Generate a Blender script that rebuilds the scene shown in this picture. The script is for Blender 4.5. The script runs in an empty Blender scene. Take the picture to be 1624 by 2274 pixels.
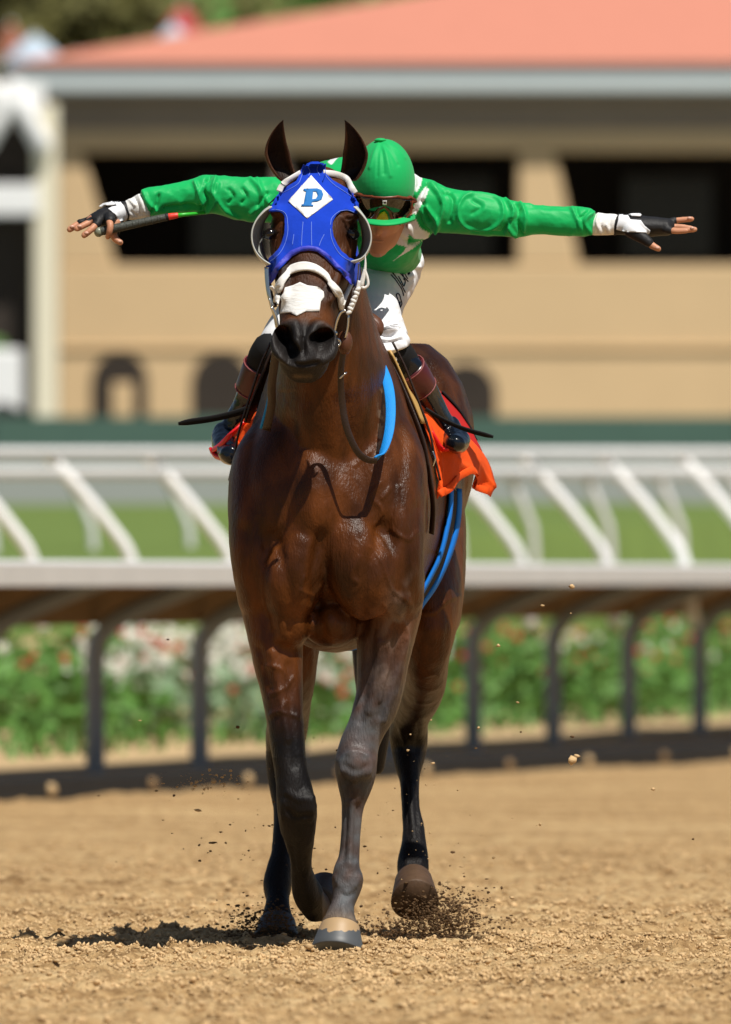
import bpy, bmesh, math, random
import numpy as np
from mathutils import Vector, Matrix, noise as mnoise
from mathutils.bvhtree import BVHTree
from mathutils.geometry import delaunay_2d_cdt

random.seed(7)
rng = np.random.default_rng(7)
scene = bpy.context.scene
col = scene.collection

# ---------------------------------------------------------------- camera, world, sun, exposure
CAM_D, CAM_Z, FPX = 45.0, 0.963, 38565.0          # metres to horse, eye height, focal length in photo units
cam_data = bpy.data.cameras.new("camera")
cam_data.sensor_fit = 'HORIZONTAL'
cam_data.sensor_width = 24.0
cam_data.lens = 24.0 * FPX / 1624.0
cam_data.clip_start = 1.0
cam_data.clip_end = 3000.0
cam_data.dof.use_dof = True
cam_data.dof.focus_distance = 44.9
cam_data.dof.aperture_fstop = 7.5
cam_data.dof.aperture_blades = 0
cam = bpy.data.objects.new("camera", cam_data)
col.objects.link(cam)
cam.location = (0, -CAM_D, CAM_Z)
cam.rotation_euler = (math.radians(90) + math.atan(148 / FPX), 0, 0)
scene.camera = cam

SUN = Vector((0.29, -0.48, 1.0)).normalized()      # direction towards the sun
elev = math.asin(SUN.z)
azim = math.atan2(SUN.x, SUN.y)
world = bpy.data.worlds.new("World")
scene.world = world
world.use_nodes = True
wn = world.node_tree
sky = wn.nodes.new("ShaderNodeTexSky")
sky.sky_type = 'NISHITA'
sky.sun_disc = False
sky.sun_elevation = elev
sky.sun_rotation = azim
wn.links.new(sky.outputs[0], wn.nodes["Background"].inputs[0])
wn.nodes["Background"].inputs[1].default_value = 0.05
sun_data = bpy.data.lights.new("sun", 'SUN')
sun_data.energy = 5.0
sun_data.angle = math.radians(0.53)
sun_data.color = (1.0, 0.95, 0.87)
sun = bpy.data.objects.new("sun", sun_data)
col.objects.link(sun)
sun.rotation_euler = (-SUN).to_track_quat('-Z', 'Y').to_euler()
scene.view_settings.view_transform = 'Standard'
scene.view_settings.look = 'None'
scene.view_settings.exposure = 0.1
scene.view_settings.gamma = 1.0

# ---------------------------------------------------------------- helpers
def W(px, py, y=0.0):
    """measured photo position (1624 wide) at depth y behind the horse's breast -> world point"""
    s = (CAM_D + y) / FPX
    return Vector(((px - 812) * s, y, CAM_Z - (py - 1285) * s))

def to_px(V):
    V = np.asarray(V)
    s = FPX / (CAM_D + V[:, 1])
    return np.stack([812 + V[:, 0] * s, 1285 - (V[:, 2] - CAM_Z) * s], 1)

def Z1(zx, zy): return (505.3 + zx * .3111, 234.6 + zy * .3111)

def tag(o, label=None, cat=None, group=None, kind=None):
    if label: o["label"] = label
    if cat: o["category"] = cat
    if group: o["group"] = group
    if kind: o["kind"] = kind
    return o

def empty(name, loc=(0, 0, 0)):
    o = bpy.data.objects.new(name, None)
    o.empty_display_size = 0.1
    col.objects.link(o)
    o.location = loc
    return o

def mesh_obj(name, V, F, mat, parent=None, smooth=True, colors=None):
    me = bpy.data.meshes.new(name)
    me.from_pydata([tuple(v) for v in V], [], [tuple(int(i) for i in f) for f in F])
    me.update()
    if smooth: me.polygons.foreach_set("use_smooth", [True] * len(me.polygons))
    if colors is not None:
        at = me.color_attributes.new("Col", 'FLOAT_COLOR', 'POINT')
        c4 = np.ones((len(V), 4), dtype=np.float32); c4[:, :colors.shape[1]] = colors
        at.data.foreach_set("color", c4.ravel())
    if mat: me.materials.append(mat)
    o = bpy.data.objects.new(name, me)
    col.objects.link(o)
    if parent is not None: put(o, parent)
    return o

def put(o, parent):
    """parent o under parent; geometry was written in world space"""
    o.parent = parent
    o.matrix_parent_inverse = Matrix.Translation(-Vector(parent.location)) if parent.type == 'EMPTY' else Matrix.Identity(4)
    if parent.type != 'EMPTY' and parent.parent is not None:
        pass

def bez(vals, sub):
    """Catmull-Rom resampling of a list of vectors"""
    A = np.array([np.asarray(v, dtype=float) for v in vals])
    n = len(A)
    if n < 3:
        ts = np.linspace(0, n - 1, (n - 1) * sub + 1)
        i = np.minimum(ts.astype(int), n - 2); f = (ts - i)[:, None]
        return A[i] * (1 - f) + A[i + 1] * f
    P = np.vstack([2 * A[0] - A[1], A, 2 * A[-1] - A[-2]])
    out = []
    for i in range(n - 1):
        p0, p1, p2, p3 = P[i], P[i + 1], P[i + 2], P[i + 3]
        for k in range(sub):
            t = k / sub
            out.append(.5 * ((2 * p1) + (-p0 + p2) * t + (2 * p0 - 5 * p1 + 4 * p2 - p3) * t * t + (-p0 + 3 * p1 - 3 * p2 + p3) * t ** 3))
    out.append(A[-1])
    return np.array(out)

class MB:
    def __init__(s): s.V = []; s.F = []
    def add(s, V, F):
        b = len(s.V); s.V += [tuple(v) for v in V]; s.F += [tuple(i + b for i in f) for f in F]
    def rings(s, R, cap=True, closed=True):
        n = len(R[0]); b = len(s.V)
        for r in R: s.V += [tuple(p) for p in r]
        m = n if closed else n - 1
        for i in range(len(R) - 1):
            for j in range(m):
                k = (j + 1) % n
                s.F.append((b + i * n + j, b + i * n + k, b + (i + 1) * n + k, b + (i + 1) * n + j))
        if cap and closed:
            for idx, rev in ((0, True), (len(R) - 1, False)):
                c = np.mean(np.array(R[idx]), 0); ci = len(s.V); s.V.append(tuple(c))
                for j in range(n):
                    k = (j + 1) % n
                    f = (b + idx * n + j, b + idx * n + k, ci)
                    s.F.append(f[::-1] if rev else f)
    def tube(s, st, ref=(1, 0, 0), n=20, sub=3, power=2.0, round_ends=True):
        """st: (point, r_along_ref, r_across)"""
        A = bez([list(p) + [a, c] for p, a, c in st], sub)
        P = A[:, :3]; T = np.gradient(P, axis=0); T /= np.linalg.norm(T, axis=1)[:, None] + 1e-9
        ref = np.array(ref, float)
        th = np.linspace(0, 2 * np.pi, n, endpoint=False)
        ct, sn = np.cos(th), np.sin(th)
        ct = np.sign(ct) * np.abs(ct) ** (2 / power); sn = np.sign(sn) * np.abs(sn) ** (2 / power)
        R = []
        def ring(p, t, a, c):
            u = ref - ref.dot(t) * t; u /= np.linalg.norm(u) + 1e-9; v = np.cross(t, u)
            return p + np.outer(ct, u) * a + np.outer(sn, v) * c
        if round_ends:
            for q, f in ((.75, .45), (.4, .8)):
                R.append(ring(P[0] - T[0] * q * min(A[0, 3], A[0, 4]), T[0], A[0, 3] * f, A[0, 4] * f))
        for i in range(len(P)): R.append(ring(P[i], T[i], A[i, 3], A[i, 4]))
        if round_ends:
            for q, f in ((.4, .8), (.75, .45)):
                R.append(ring(P[-1] + T[-1] * q * min(A[-1, 3], A[-1, 4]), T[-1], A[-1, 3] * f, A[-1, 4] * f))
        s.rings(R)
        return s
    def blob(s, c, r, rot=None, n=16, m=10):
        M = rot if rot is not None else Matrix.Identity(3)
        c = Vector(c); R = []
        for i in range(1, m):
            a = math.pi * i / m
            R.append([c + M @ Vector((r[0] * math.sin(a) * math.cos(t), r[1] * math.sin(a) * math.sin(t), r[2] * math.cos(a)))
                      for t in np.linspace(0, 2 * math.pi, n, endpoint=False)])
        s.rings(R)
        return s
    def box(s, lo, hi):
        x0, y0, z0 = lo; x1, y1, z1 = hi
        s.add([(x0,y0,z0),(x1,y0,z0),(x1,y1,z0),(x0,y1,z0),(x0,y0,z1),(x1,y0,z1),(x1,y1,z1),(x0,y1,z1)],
              [(0,3,2,1),(4,5,6,7),(0,1,5,4),(1,2,6,5),(2,3,7,6),(3,0,4,7)])
        return s
    def build(s, name, mat, parent=None, smooth=True): return mesh_obj(name, s.V, s.F, mat, parent, smooth)

def bevel(o, w=.01, seg=2):
    m = o.modifiers.new("bevel", 'BEVEL'); m.width = w; m.segments = seg; m.limit_method = 'ANGLE'
    return o

def remesh(mb, voxel, iters=8, lam=.5):
    me = bpy.data.meshes.new("tmp"); me.from_pydata(mb.V, [], mb.F); me.update()
    o = bpy.data.objects.new("tmp", me); col.objects.link(o)
    m = o.modifiers.new("r", 'REMESH'); m.mode = 'VOXEL'; m.voxel_size = voxel; m.adaptivity = 0
    dg = bpy.context.evaluated_depsgraph_get(); dg.update()
    e = bpy.data.meshes.new_from_object(o.evaluated_get(dg))
    V = np.empty(len(e.vertices) * 3); e.vertices.foreach_get("co", V); V = V.reshape(-1, 3)
    L = np.empty(len(e.loops), dtype=np.int64); e.loops.foreach_get("vertex_index", L)
    F = L.reshape(-1, 4)
    bpy.data.objects.remove(o); bpy.data.meshes.remove(me); bpy.data.meshes.remove(e)
    return smooth_mesh(V, F, iters, lam), F

def smooth_mesh(V, F, iters, lam=.5, mask=None):
    E = np.vstack([F[:, [0, 1]], F[:, [1, 2]], F[:, [2, 3]], F[:, [3, 0]]])
    n = len(V); deg = np.bincount(E[:, 0], minlength=n) + np.bincount(E[:, 1], minlength=n)
    for it in range(iters):
        S = np.empty_like(V)
        for k in range(3):
            S[:, k] = np.bincount(E[:, 0], V[E[:, 1], k], n) + np.bincount(E[:, 1], V[E[:, 0], k], n)
        S /= deg[:, None]
        l = lam if it % 2 == 0 else lam * (-.35)
        d = (S - V) * l
        if mask is not None: d *= mask[:, None]
        V = V + d
    return V

def normals(V, F):
    fn = np.cross(V[F[:, 2]] - V[F[:, 0]], V[F[:, 3]] - V[F[:, 1]])
    N = np.zeros_like(V)
    for k in range(4):
        for a in range(3): N[:, a] += np.bincount(F[:, k], fn[:, a], len(V))
    return N / (np.linalg.norm(N, axis=1)[:, None] + 1e-12)

def seg_dist(P, poly):
    d = np.full(len(P), 1e9)
    for a, b in zip(poly[:-1], poly[1:]):
        a = np.array(a, float); b = np.array(b, float); ab = b - a
        t = np.clip(((P - a) @ ab) / (ab @ ab + 1e-9), 0, 1)
        d = np.minimum(d, np.linalg.norm(P - a - t[:, None] * ab, axis=1))
    return d

def ridges(V, F, folds, front=True, ymax=None):
    """raise or press lines into a surface: (front-view polyline, width px, height m)"""
    N = normals(V, F); P = to_px(V)
    fac = np.clip(-N[:, 1] * 1.6, 0, 1) if front else np.ones(len(V))
    if ymax is not None: fac = fac * (V[:, 1] < ymax)
    amt = np.zeros(len(V))
    for poly, w, h in folds:
        pl = bez(poly, 4) if len(poly) > 2 else poly
        amt += h * np.exp(-(seg_dist(P, pl) / w) ** 2)
    return V + N * (amt * fac)[:, None]

def inside(P, poly):
    P = np.asarray(P, float); poly = np.asarray(poly, float); c = np.zeros(len(P), bool)
    j = len(poly) - 1
    for i in range(len(poly)):
        xi, yi = poly[i]; xj, yj = poly[j]
        m = ((yi > P[:, 1]) != (yj > P[:, 1])) & (P[:, 0] < (xj - xi) * (P[:, 1] - yi) / (yj - yi + 1e-12) + xi)
        c ^= m; j = i
    return c

def hash2(ix, iy, seed):
    h = (ix.astype(np.int64) * 374761393 + iy.astype(np.int64) * 668265263 + seed * 1442695041) & 0xffffffff
    h = ((h ^ (h >> 13)) * 1274126177) & 0xffffffff
    return ((h ^ (h >> 16)) & 0xffff) / 65535.0

def vnoise(x, y, seed=0):
    ix = np.floor(x); iy = np.floor(y); fx = x - ix; fy = y - iy
    fx = fx * fx * (3 - 2 * fx); fy = fy * fy * (3 - 2 * fy)
    ix = ix.astype(np.int64); iy = iy.astype(np.int64)
    return ((hash2(ix, iy, seed) * (1 - fx) + hash2(ix + 1, iy, seed) * fx) * (1 - fy)
            + (hash2(ix, iy + 1, seed) * (1 - fx) + hash2(ix + 1, iy + 1, seed) * fx) * fy)

def fbm(x, y, octv=4, seed=0):
    s = 0; a = .5
    for o in range(octv):
        s = s + a * (vnoise(x * 2 ** o, y * 2 ** o, seed + o) - .5); a *= .5
    return s

def bvh_of(V, F): return BVHTree.FromPolygons([tuple(v) for v in V], [tuple(int(i) for i in f) for f in F])

CAMP = Vector((0, -CAM_D, CAM_Z))
def on_surface(bvh, px, py, off=0.0, ydef=0.0):
    d = (W(px, py, 0) - CAMP).normalized()
    h = bvh.ray_cast(CAMP, d)
    if h[0] is None:
        q = W(px, py, ydef); n = bvh.find_nearest(q)
        return W(px, py, n[0].y - off * .3), n[1]
    return h[0] + h[1] * off, h[1]

def patch(name, outer, bvh, mat, parent=None, holes=(), step=4.0, off=.003, thick=.002, ydef=0.0, smooth_px=False, iters=2):
    """a piece of flat material laid on a surface, its outline measured in front view"""
    if smooth_px:
        outer = [tuple(p) for p in bez(list(outer) + [outer[0]], 4)[:-1]]
        holes = [[tuple(p) for p in bez(list(h) + [h[0]], 4)[:-1]] for h in holes]
    pts = []; edges = []
    for loop in [outer] + list(holes):
        L = []
        for a, b in zip(loop, list(loop[1:]) + [loop[0]]):
            k = max(1, int(math.hypot(b[0] - a[0], b[1] - a[1]) / step))
            for i in range(k): L.append((a[0] + (b[0] - a[0]) * i / k, a[1] + (b[1] - a[1]) * i / k))
        b0 = len(pts); pts += L; edges += [(b0 + i, b0 + (i + 1) % len(L)) for i in range(len(L))]
    nb = len(pts)
    O = np.array(outer); xs = np.arange(O[:, 0].min(), O[:, 0].max(), step); ys = np.arange(O[:, 1].min(), O[:, 1].max(), step)
    G = np.stack(np.meshgrid(xs, ys), -1).reshape(-1, 2)
    ok = inside(G, outer) & (seg_dist(G, list(outer) + [outer[0]]) > step * .5)
    for h in holes: ok &= ~inside(G, h) & (seg_dist(G, list(h) + [h[0]]) > step * .5)
    pts += [tuple(g) for g in G[ok]]
    r = delaunay_2d_cdt([Vector(p) for p in pts], edges, [], 0, 1e-6)
    v2 = np.array([tuple(v) for v in r[0]]); T = np.array([f for f in r[2] if len(f) == 3])
    C = v2[T].mean(1); ok = inside(C, outer)
    for h in holes: ok &= ~inside(C, h)
    T = T[ok]
    X = []; Nn = []
    for p in v2:
        q, n = on_surface(bvh, p[0], p[1], off, ydef); X.append(q); Nn.append(n)
    X = np.array(X)
    F = []
    for t in T:
        a, b, c = X[t]
        if np.cross(b - a, c - a)[1] > 0: t = t[::-1]
        F.append(tuple(t))
    E = np.vstack([T[:, [0, 1]], T[:, [1, 2]], T[:, [2, 0]]]); n = len(X)
    deg = np.maximum(np.bincount(E[:, 0], minlength=n) + np.bincount(E[:, 1], minlength=n), 1)
    for _ in range(iters):      # relax depth only: keeps the outline
        S = (np.bincount(E[:, 0], X[E[:, 1], 1], n) + np.bincount(E[:, 1], X[E[:, 0], 1], n)) / deg
        X[:, 1] = X[:, 1] * .5 + np.minimum(S, X[:, 1]) * .5
    used = np.unique(T); mp = -np.ones(n, int); mp[used] = np.arange(len(used))
    o = mesh_obj(name, X[used], [tuple(mp[list(f)]) for f in F], mat, parent)
    if thick:
        m = o.modifiers.new("thick", 'SOLIDIFY'); m.thickness = thick; m.offset = -1
    return o

def strap(name, pts, width, thick, wdir, mat, parent=None, sub=6, edge=.25):
    """a flat strap following pts; wdir: direction(s) of its width"""
    P = bez([list(p) for p in pts], sub); T = np.gradient(P, axis=0); T /= np.linalg.norm(T, axis=1)[:, None] + 1e-9
    if np.ndim(wdir) == 1: Wd = np.tile(np.array(wdir, float), (len(P), 1))
    else: Wd = bez([list(w) for w in wdir], sub)
    wd = np.full(len(P), width) if np.ndim(width) == 0 else bez([[w] for w in width], sub)[:, 0]
    R = []
    for p, t, w, ww in zip(P, T, Wd, wd):
        w = w - w.dot(t) * t; w /= np.linalg.norm(w) + 1e-9; n = np.cross(t, w)
        a, b = ww / 2, thick / 2
        R.append([p + w * x + n * y for x, y in ((-a, -b * .4), (-a * .9, -b), (a * .9, -b), (a, -b * .4), (a, b * .4), (a * .9, b), (-a * .9, b), (-a, b * .4))])
    mb = MB(); mb.rings(R)
    return mb.build(name, mat, parent)

def pipe(name, pts, r, mat, parent=None, n=8, sub=5):
    mb = MB()
    rr = [r] * len(pts) if np.ndim(r) == 0 else r
    ref = (.31, .22, .93) if abs((Vector(pts[-1]) - Vector(pts[0])).normalized().dot(Vector((.31, .22, .93)))) < .9 else (1, 0, 0)
    mb.tube([(p, a, a) for p, a in zip(pts, rr)], ref=ref, n=n, sub=sub)
    return mb.build(name, mat, parent)

# ---------------------------------------------------------------- materials
def nodes_of(name):
    m = bpy.data.materials.new(name); m.use_nodes = True
    nt = m.node_tree; return m, nt, nt.nodes["Principled BSDF"]

def mat(name, c, rough=.5, spec=.5, metal=0.0, var=.12, scale=8.0, bump=0.0, bscale=60.0, stretch=(1, 1, 1), sheen=0.0, coat=0.0, bdist=.004, emis=None):
    m, nt, b = nodes_of(name); N = nt.nodes; L = nt.links
    tc = N.new("ShaderNodeTexCoord"); mp = N.new("ShaderNodeMapping"); mp.inputs["Scale"].default_value = stretch
    L.new(tc.outputs["Object"], mp.inputs[0])
    nz = N.new("ShaderNodeTexNoise"); nz.inputs["Scale"].default_value = scale; nz.inputs["Detail"].default_value = 6
    L.new(mp.outputs[0], nz.inputs[0])
    mx = N.new("ShaderNodeMix"); mx.data_type = 'RGBA'
    mx.inputs[6].default_value = (*[max(0, x * (1 - var)) for x in c], 1); mx.inputs[7].default_value = (*[min(1, x * (1 + var)) for x in c], 1)
    L.new(nz.outputs[0], mx.inputs[0]); L.new(mx.outputs[2], b.inputs["Base Color"])
    b.inputs["Roughness"].default_value = rough; b.inputs["Specular IOR Level"].default_value = spec
    b.inputs["Metallic"].default_value = metal; b.inputs["Sheen Weight"].default_value = sheen; b.inputs["Coat Weight"].default_value = coat
    if bump:
        n2 = N.new("ShaderNodeTexNoise"); n2.inputs["Scale"].default_value = bscale; n2.inputs["Detail"].default_value = 4
        L.new(mp.outputs[0], n2.inputs[0]); bp = N.new("ShaderNodeBump"); bp.inputs["Strength"].default_value = bump; bp.inputs["Distance"].default_value = bdist
        L.new(n2.outputs[0], bp.inputs["Height"]); L.new(bp.outputs[0], b.inputs["Normal"])
    return m

def vmat(name, rough=.45, spec=.5, bump=.15, bscale=40, stretch=(1, 1, 1), var=.15, nscale=10, sheen=0.0, veins=0.0, bdist=.004, coat=0.0, rvar=0.0):
    """colour from the mesh's own colour attribute, with grain"""
    m, nt, b = nodes_of(name); N = nt.nodes; L = nt.links
    at = N.new("ShaderNodeVertexColor"); at.layer_name = "Col"
    tc = N.new("ShaderNodeTexCoord"); mp = N.new("ShaderNodeMapping"); mp.inputs["Scale"].default_value = stretch
    L.new(tc.outputs["Object"], mp.inputs[0])
    nz = N.new("ShaderNodeTexNoise"); nz.inputs["Scale"].default_value = nscale; nz.inputs["Detail"].default_value = 7
    L.new(mp.outputs[0], nz.inputs[0])
    mr = N.new("ShaderNodeMapRange"); mr.inputs[1].default_value = .25; mr.inputs[2].default_value = .75
    mr.inputs[3].default_value = 1 - var; mr.inputs[4].default_value = 1 + var
    L.new(nz.outputs[0], mr.inputs[0])
    vm = N.new("ShaderNodeVectorMath"); vm.operation = 'SCALE'
    L.new(at.outputs[0], vm.inputs[0]); L.new(mr.outputs[0], vm.inputs["Scale"]); L.new(vm.outputs[0], b.inputs["Base Color"])
    b.inputs["Roughness"].default_value = rough; b.inputs["Specular IOR Level"].default_value = spec
    b.inputs["Sheen Weight"].default_value = sheen; b.inputs["Coat Weight"].default_value = coat
    if rvar:
        r2 = N.new("ShaderNodeMapRange"); r2.inputs[3].default_value = rough - rvar; r2.inputs[4].default_value = rough + rvar
        L.new(nz.outputs[0], r2.inputs[0])
        am = N.new("ShaderNodeMath"); am.operation = 'MULTIPLY_ADD'; am.inputs[1].default_value = -.17; am.inputs[2].default_value = .17; L.new(at.outputs[1], am.inputs[0])
        aa = N.new("ShaderNodeMath"); aa.operation = 'ADD'; L.new(am.outputs[0], aa.inputs[0]); L.new(r2.outputs[0], aa.inputs[1]); L.new(aa.outputs[0], b.inputs["Roughness"])
    n2 = N.new("ShaderNodeTexNoise"); n2.inputs["Scale"].default_value = bscale; n2.inputs["Detail"].default_value = 5
    L.new(mp.outputs[0], n2.inputs[0])
    bp = N.new("ShaderNodeBump"); bp.inputs["Strength"].default_value = bump; bp.inputs["Distance"].default_value = bdist
    L.new(n2.outputs[0], bp.inputs["Height"]); last = bp
    if veins:
        nw = N.new("ShaderNodeTexNoise"); nw.inputs["Scale"].default_value = 7; nw.inputs["Detail"].default_value = 3
        L.new(tc.outputs["Object"], nw.inputs[0])
        ad = N.new("ShaderNodeMix"); ad.data_type = 'RGBA'; ad.blend_type = 'ADD'; ad.inputs[0].default_value = .16
        L.new(tc.outputs["Object"], ad.inputs[6]); L.new(nw.outputs["Color"], ad.inputs[7])
        vo = N.new("ShaderNodeTexVoronoi"); vo.feature = 'DISTANCE_TO_EDGE'; vo.inputs["Scale"].default_value = 13
        L.new(ad.outputs[2], vo.inputs[0])
        r = N.new("ShaderNodeMapRange"); r.inputs[1].default_value = 0; r.inputs[2].default_value = .05; r.inputs[3].default_value = 1; r.inputs[4].default_value = 0
        r.interpolation_type = 'SMOOTHSTEP'
        L.new(vo.outputs[0], r.inputs[0])
        mk = N.new("ShaderNodeTexNoise"); mk.inputs["Scale"].default_value = 5; L.new(tc.outputs["Object"], mk.inputs[0])
        mm = N.new("ShaderNodeMapRange"); mm.inputs[1].default_value = .5; mm.inputs[2].default_value = .62; L.new(mk.outputs[0], mm.inputs[0])
        mu = N.new("ShaderNodeMath"); mu.operation = 'MULTIPLY'; L.new(r.outputs[0], mu.inputs[0]); L.new(mm.outputs[0], mu.inputs[1])
        m3 = N.new("ShaderNodeMath"); m3.operation = 'MULTIPLY'; L.new(mu.outputs[0], m3.inputs[0]); L.new(at.outputs[1], m3.inputs[1]); mu = m3
        b2 = N.new("ShaderNodeBump"); b2.inputs["Strength"].default_value = veins; b2.inputs["Distance"].default_value = .004
        L.new(mu.outputs[0], b2.inputs["Height"]); L.new(bp.outputs[0], b2.inputs["Normal"]); last = b2
    L.new(last.outputs[0], b.inputs["Normal"])
    return m

M = {}
M['blue'] = mat("blue hood cloth", (.010, .048, .47), .95, .08, var=.22, scale=22, bump=.5, bscale=45, sheen=.05)
M['blue_trim'] = mat("blue ribbon trim", (.05, .06, .5), .55, .3, var=.2, scale=60, bump=.2, bscale=300)
M['blue_thread'] = mat("pale blue stitching", (.16, .26, .75), .8, .2)
M['white_cloth'] = mat("white cloth", (.74, .74, .72), .8, .2, var=.08, scale=20, bump=.25, bscale=200)
M['white_tape'] = mat("white adhesive tape", (.72, .72, .70), .75, .25, var=.1, scale=40, bump=.5, bscale=70, stretch=(.35, 1, 1.6), bdist=.006)
M['white_leather'] = mat("white leather", (.72, .71, .68), .45, .4, var=.08, scale=30, bump=.1, bscale=150)
M['print_blue'] = mat("blue print", (.02, .16, .46), .7, .2, var=.15, scale=60)
M['cup'] = mat("pale plastic cup", (.50, .52, .48), .35, .5, var=.08)
M['leather'] = mat("dark brown leather", (.028, .014, .009), .42, .45, var=.3, scale=40, bump=.25, bscale=180)
M['leather_tan'] = mat("brown leather", (.10, .035, .016), .45, .45, var=.3, scale=30, bump=.2, bscale=160)
M['rubber_blue'] = mat("bright blue rubber grip", (.005, .25, .72), .6, .35, var=.12, scale=50, bump=.5, bscale=420)
M['girth_blue'] = mat("blue girth binding", (.004, .20, .78), .6, .35, var=.15, scale=30)
M['black_cloth'] = mat("black webbing", (.008, .008, .009), .8, .25, var=.2, bump=.2, bscale=300)
M['black_boot'] = mat("glossy black boot leather", (.004, .006, .011), .18, .45, var=.2, bump=.3, bscale=28, coat=.15, bdist=.008)
M['maroon'] = mat("maroon leather cuff", (.075, .010, .012), .28, .5, var=.2, bump=.15, bscale=40)
M['maroon_seam'] = mat("pale red seam", (.22, .06, .06), .5, .4)
M['steel'] = mat("polished steel", (.62, .62, .6), .18, .5, metal=1.0, var=.1)
M['orange'] = mat("orange saddle cloth", (.80, .085, .006), .75, .25, var=.1, scale=20, bump=.3, bscale=120)
M['red'] = mat("red cloth", (.42, .012, .010), .7, .3, var=.15, bump=.2, bscale=200)
M['red_gloss'] = mat("red coated stirrup", (.70, .012, .014), .3, .5)
M['saddle_tan'] = mat("tan saddle flap", (.55, .34, .11), .5, .4, var=.15)
M['eye'] = mat("dark horse eye", (.006, .004, .003), .12, .5, coat=.2)
M['hoof'] = mat("hoof horn", (.055, .05, .045), .45, .4, var=.4, scale=25, bump=.3, bscale=90, stretch=(1, 1, .15))
M['hoof_brown'] = mat("dusty brown hoof horn", (.075, .042, .022), .55, .3, var=.75, scale=16, bump=.5, bscale=60, stretch=(1, 1, .4))
M['hair'] = mat("black horse hair", (.010, .007, .006), .45, .4, var=.3, bump=.6, bscale=140, stretch=(8, 8, .5))
M['lens'] = mat("dark goggle lens", (.012, .010, .005), .05, .7, coat=.6)
M['goggle_frame'] = mat("brown goggle frame", (.16, .035, .012), .4, .5)
M['cap'] = mat("green silk cap", (.003, .40, .10), .6, .25, var=.06, scale=12, bump=.12, bscale=40, sheen=.1)
M['yellow_green'] = mat("yellow visor lining", (.55, .60, .02), .5, .3)
M['pants'] = mat("white riding trousers", (.76, .77, .80), .7, .25, var=.04, bump=.25, bscale=22, bdist=.006)
M['ink'] = mat("dark ink", (.008, .010, .03), .7, .2)
M['glove_black'] = mat("black glove", (.010, .010, .011), .6, .35, var=.3, bump=.35, bscale=120)
M['glove_white'] = mat("white glove leather", (.70, .72, .75), .5, .35, var=.06, bump=.25, bscale=60)
M['grip'] = mat("grey rubber whip grip", (.05, .055, .045), .55, .4, var=.25, bump=.5, bscale=160)
M['grip_end'] = mat("translucent grey grip cap", (.20, .22, .16), .3, .5)
M['whip_red'] = mat("red whip band", (.75, .05, .03), .4, .4)
M['whip_green'] = mat("green whip shaft", (.03, .42, .03), .35, .4)
M['skin'] = mat("skin", (.50, .23, .13), .5, .4, var=.12, scale=40, bump=.12, bscale=200)
M['nail'] = mat("finger nail", (.62, .36, .27), .3, .5)
# ================================================================ THE SETTING
def ground_mat():
    m, nt, b = nodes_of("tan track dirt"); N = nt.nodes; L = nt.links
    tc = N.new("ShaderNodeTexCoord")
    def nz(s, d=6, st=(1, 1, 1)):
        mp = N.new("ShaderNodeMapping"); mp.inputs["Scale"].default_value = st; L.new(tc.outputs["Object"], mp.inputs[0])
        n = N.new("ShaderNodeTexNoise"); n.inputs["Scale"].default_value = s; n.inputs["Detail"].default_value = d; L.new(mp.outputs[0], n.inputs[0]); return n
    a = nz(1.5, 6, (.35, 1.3, 1)); c = nz(22, 10); d = nz(170, 10)
    cr = N.new("ShaderNodeValToRGB"); e = cr.color_ramp
    e.elements[0].position = .36; e.elements[0].color = (.22, .125, .05, 1); e.elements[1].position = .62; e.elements[1].color = (.62, .44, .225, 1)
    k = e.elements.new(.49); k.color = (.46, .295, .135, 1)
    ad = N.new("ShaderNodeMath"); ad.operation = 'MULTIPLY_ADD'; ad.inputs[1].default_value = .55; L.new(c.outputs[0], ad.inputs[0])
    mu = N.new("ShaderNodeMath"); mu.operation = 'MULTIPLY'; mu.inputs[1].default_value = .45; L.new(a.outputs[0], mu.inputs[0]); L.new(mu.outputs[0], ad.inputs[2])
    L.new(ad.outputs[0], cr.inputs[0]); L.new(cr.outputs[0], b.inputs["Base Color"])
    b.inputs["Roughness"].default_value = .95; b.inputs["Specular IOR Level"].default_value = .15
    bp = N.new("ShaderNodeBump"); bp.inputs["Strength"].default_value = 1.0; bp.inputs["Distance"].default_value = .02; L.new(c.outputs[0], bp.inputs["Height"])
    b2 = N.new("ShaderNodeBump"); b2.inputs["Strength"].default_value = 1.0; b2.inputs["Distance"].default_value = .010; L.new(d.outputs[0], b2.inputs["Height"]); L.new(bp.outputs[0], b2.inputs["Normal"])
    L.new(b2.outputs[0], b.inputs["Normal"])
    return m
M['dirt'] = ground_mat()
M['clod'] = mat("dirt clod", (.56, .385, .20), .95, .15, var=.55, scale=2.4, stretch=(.5, 1.6, 1), bump=.6, bscale=150)
M['clod_dark'] = mat("damp dirt", (.11, .065, .032), .95, .15, var=.4, scale=30)

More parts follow.
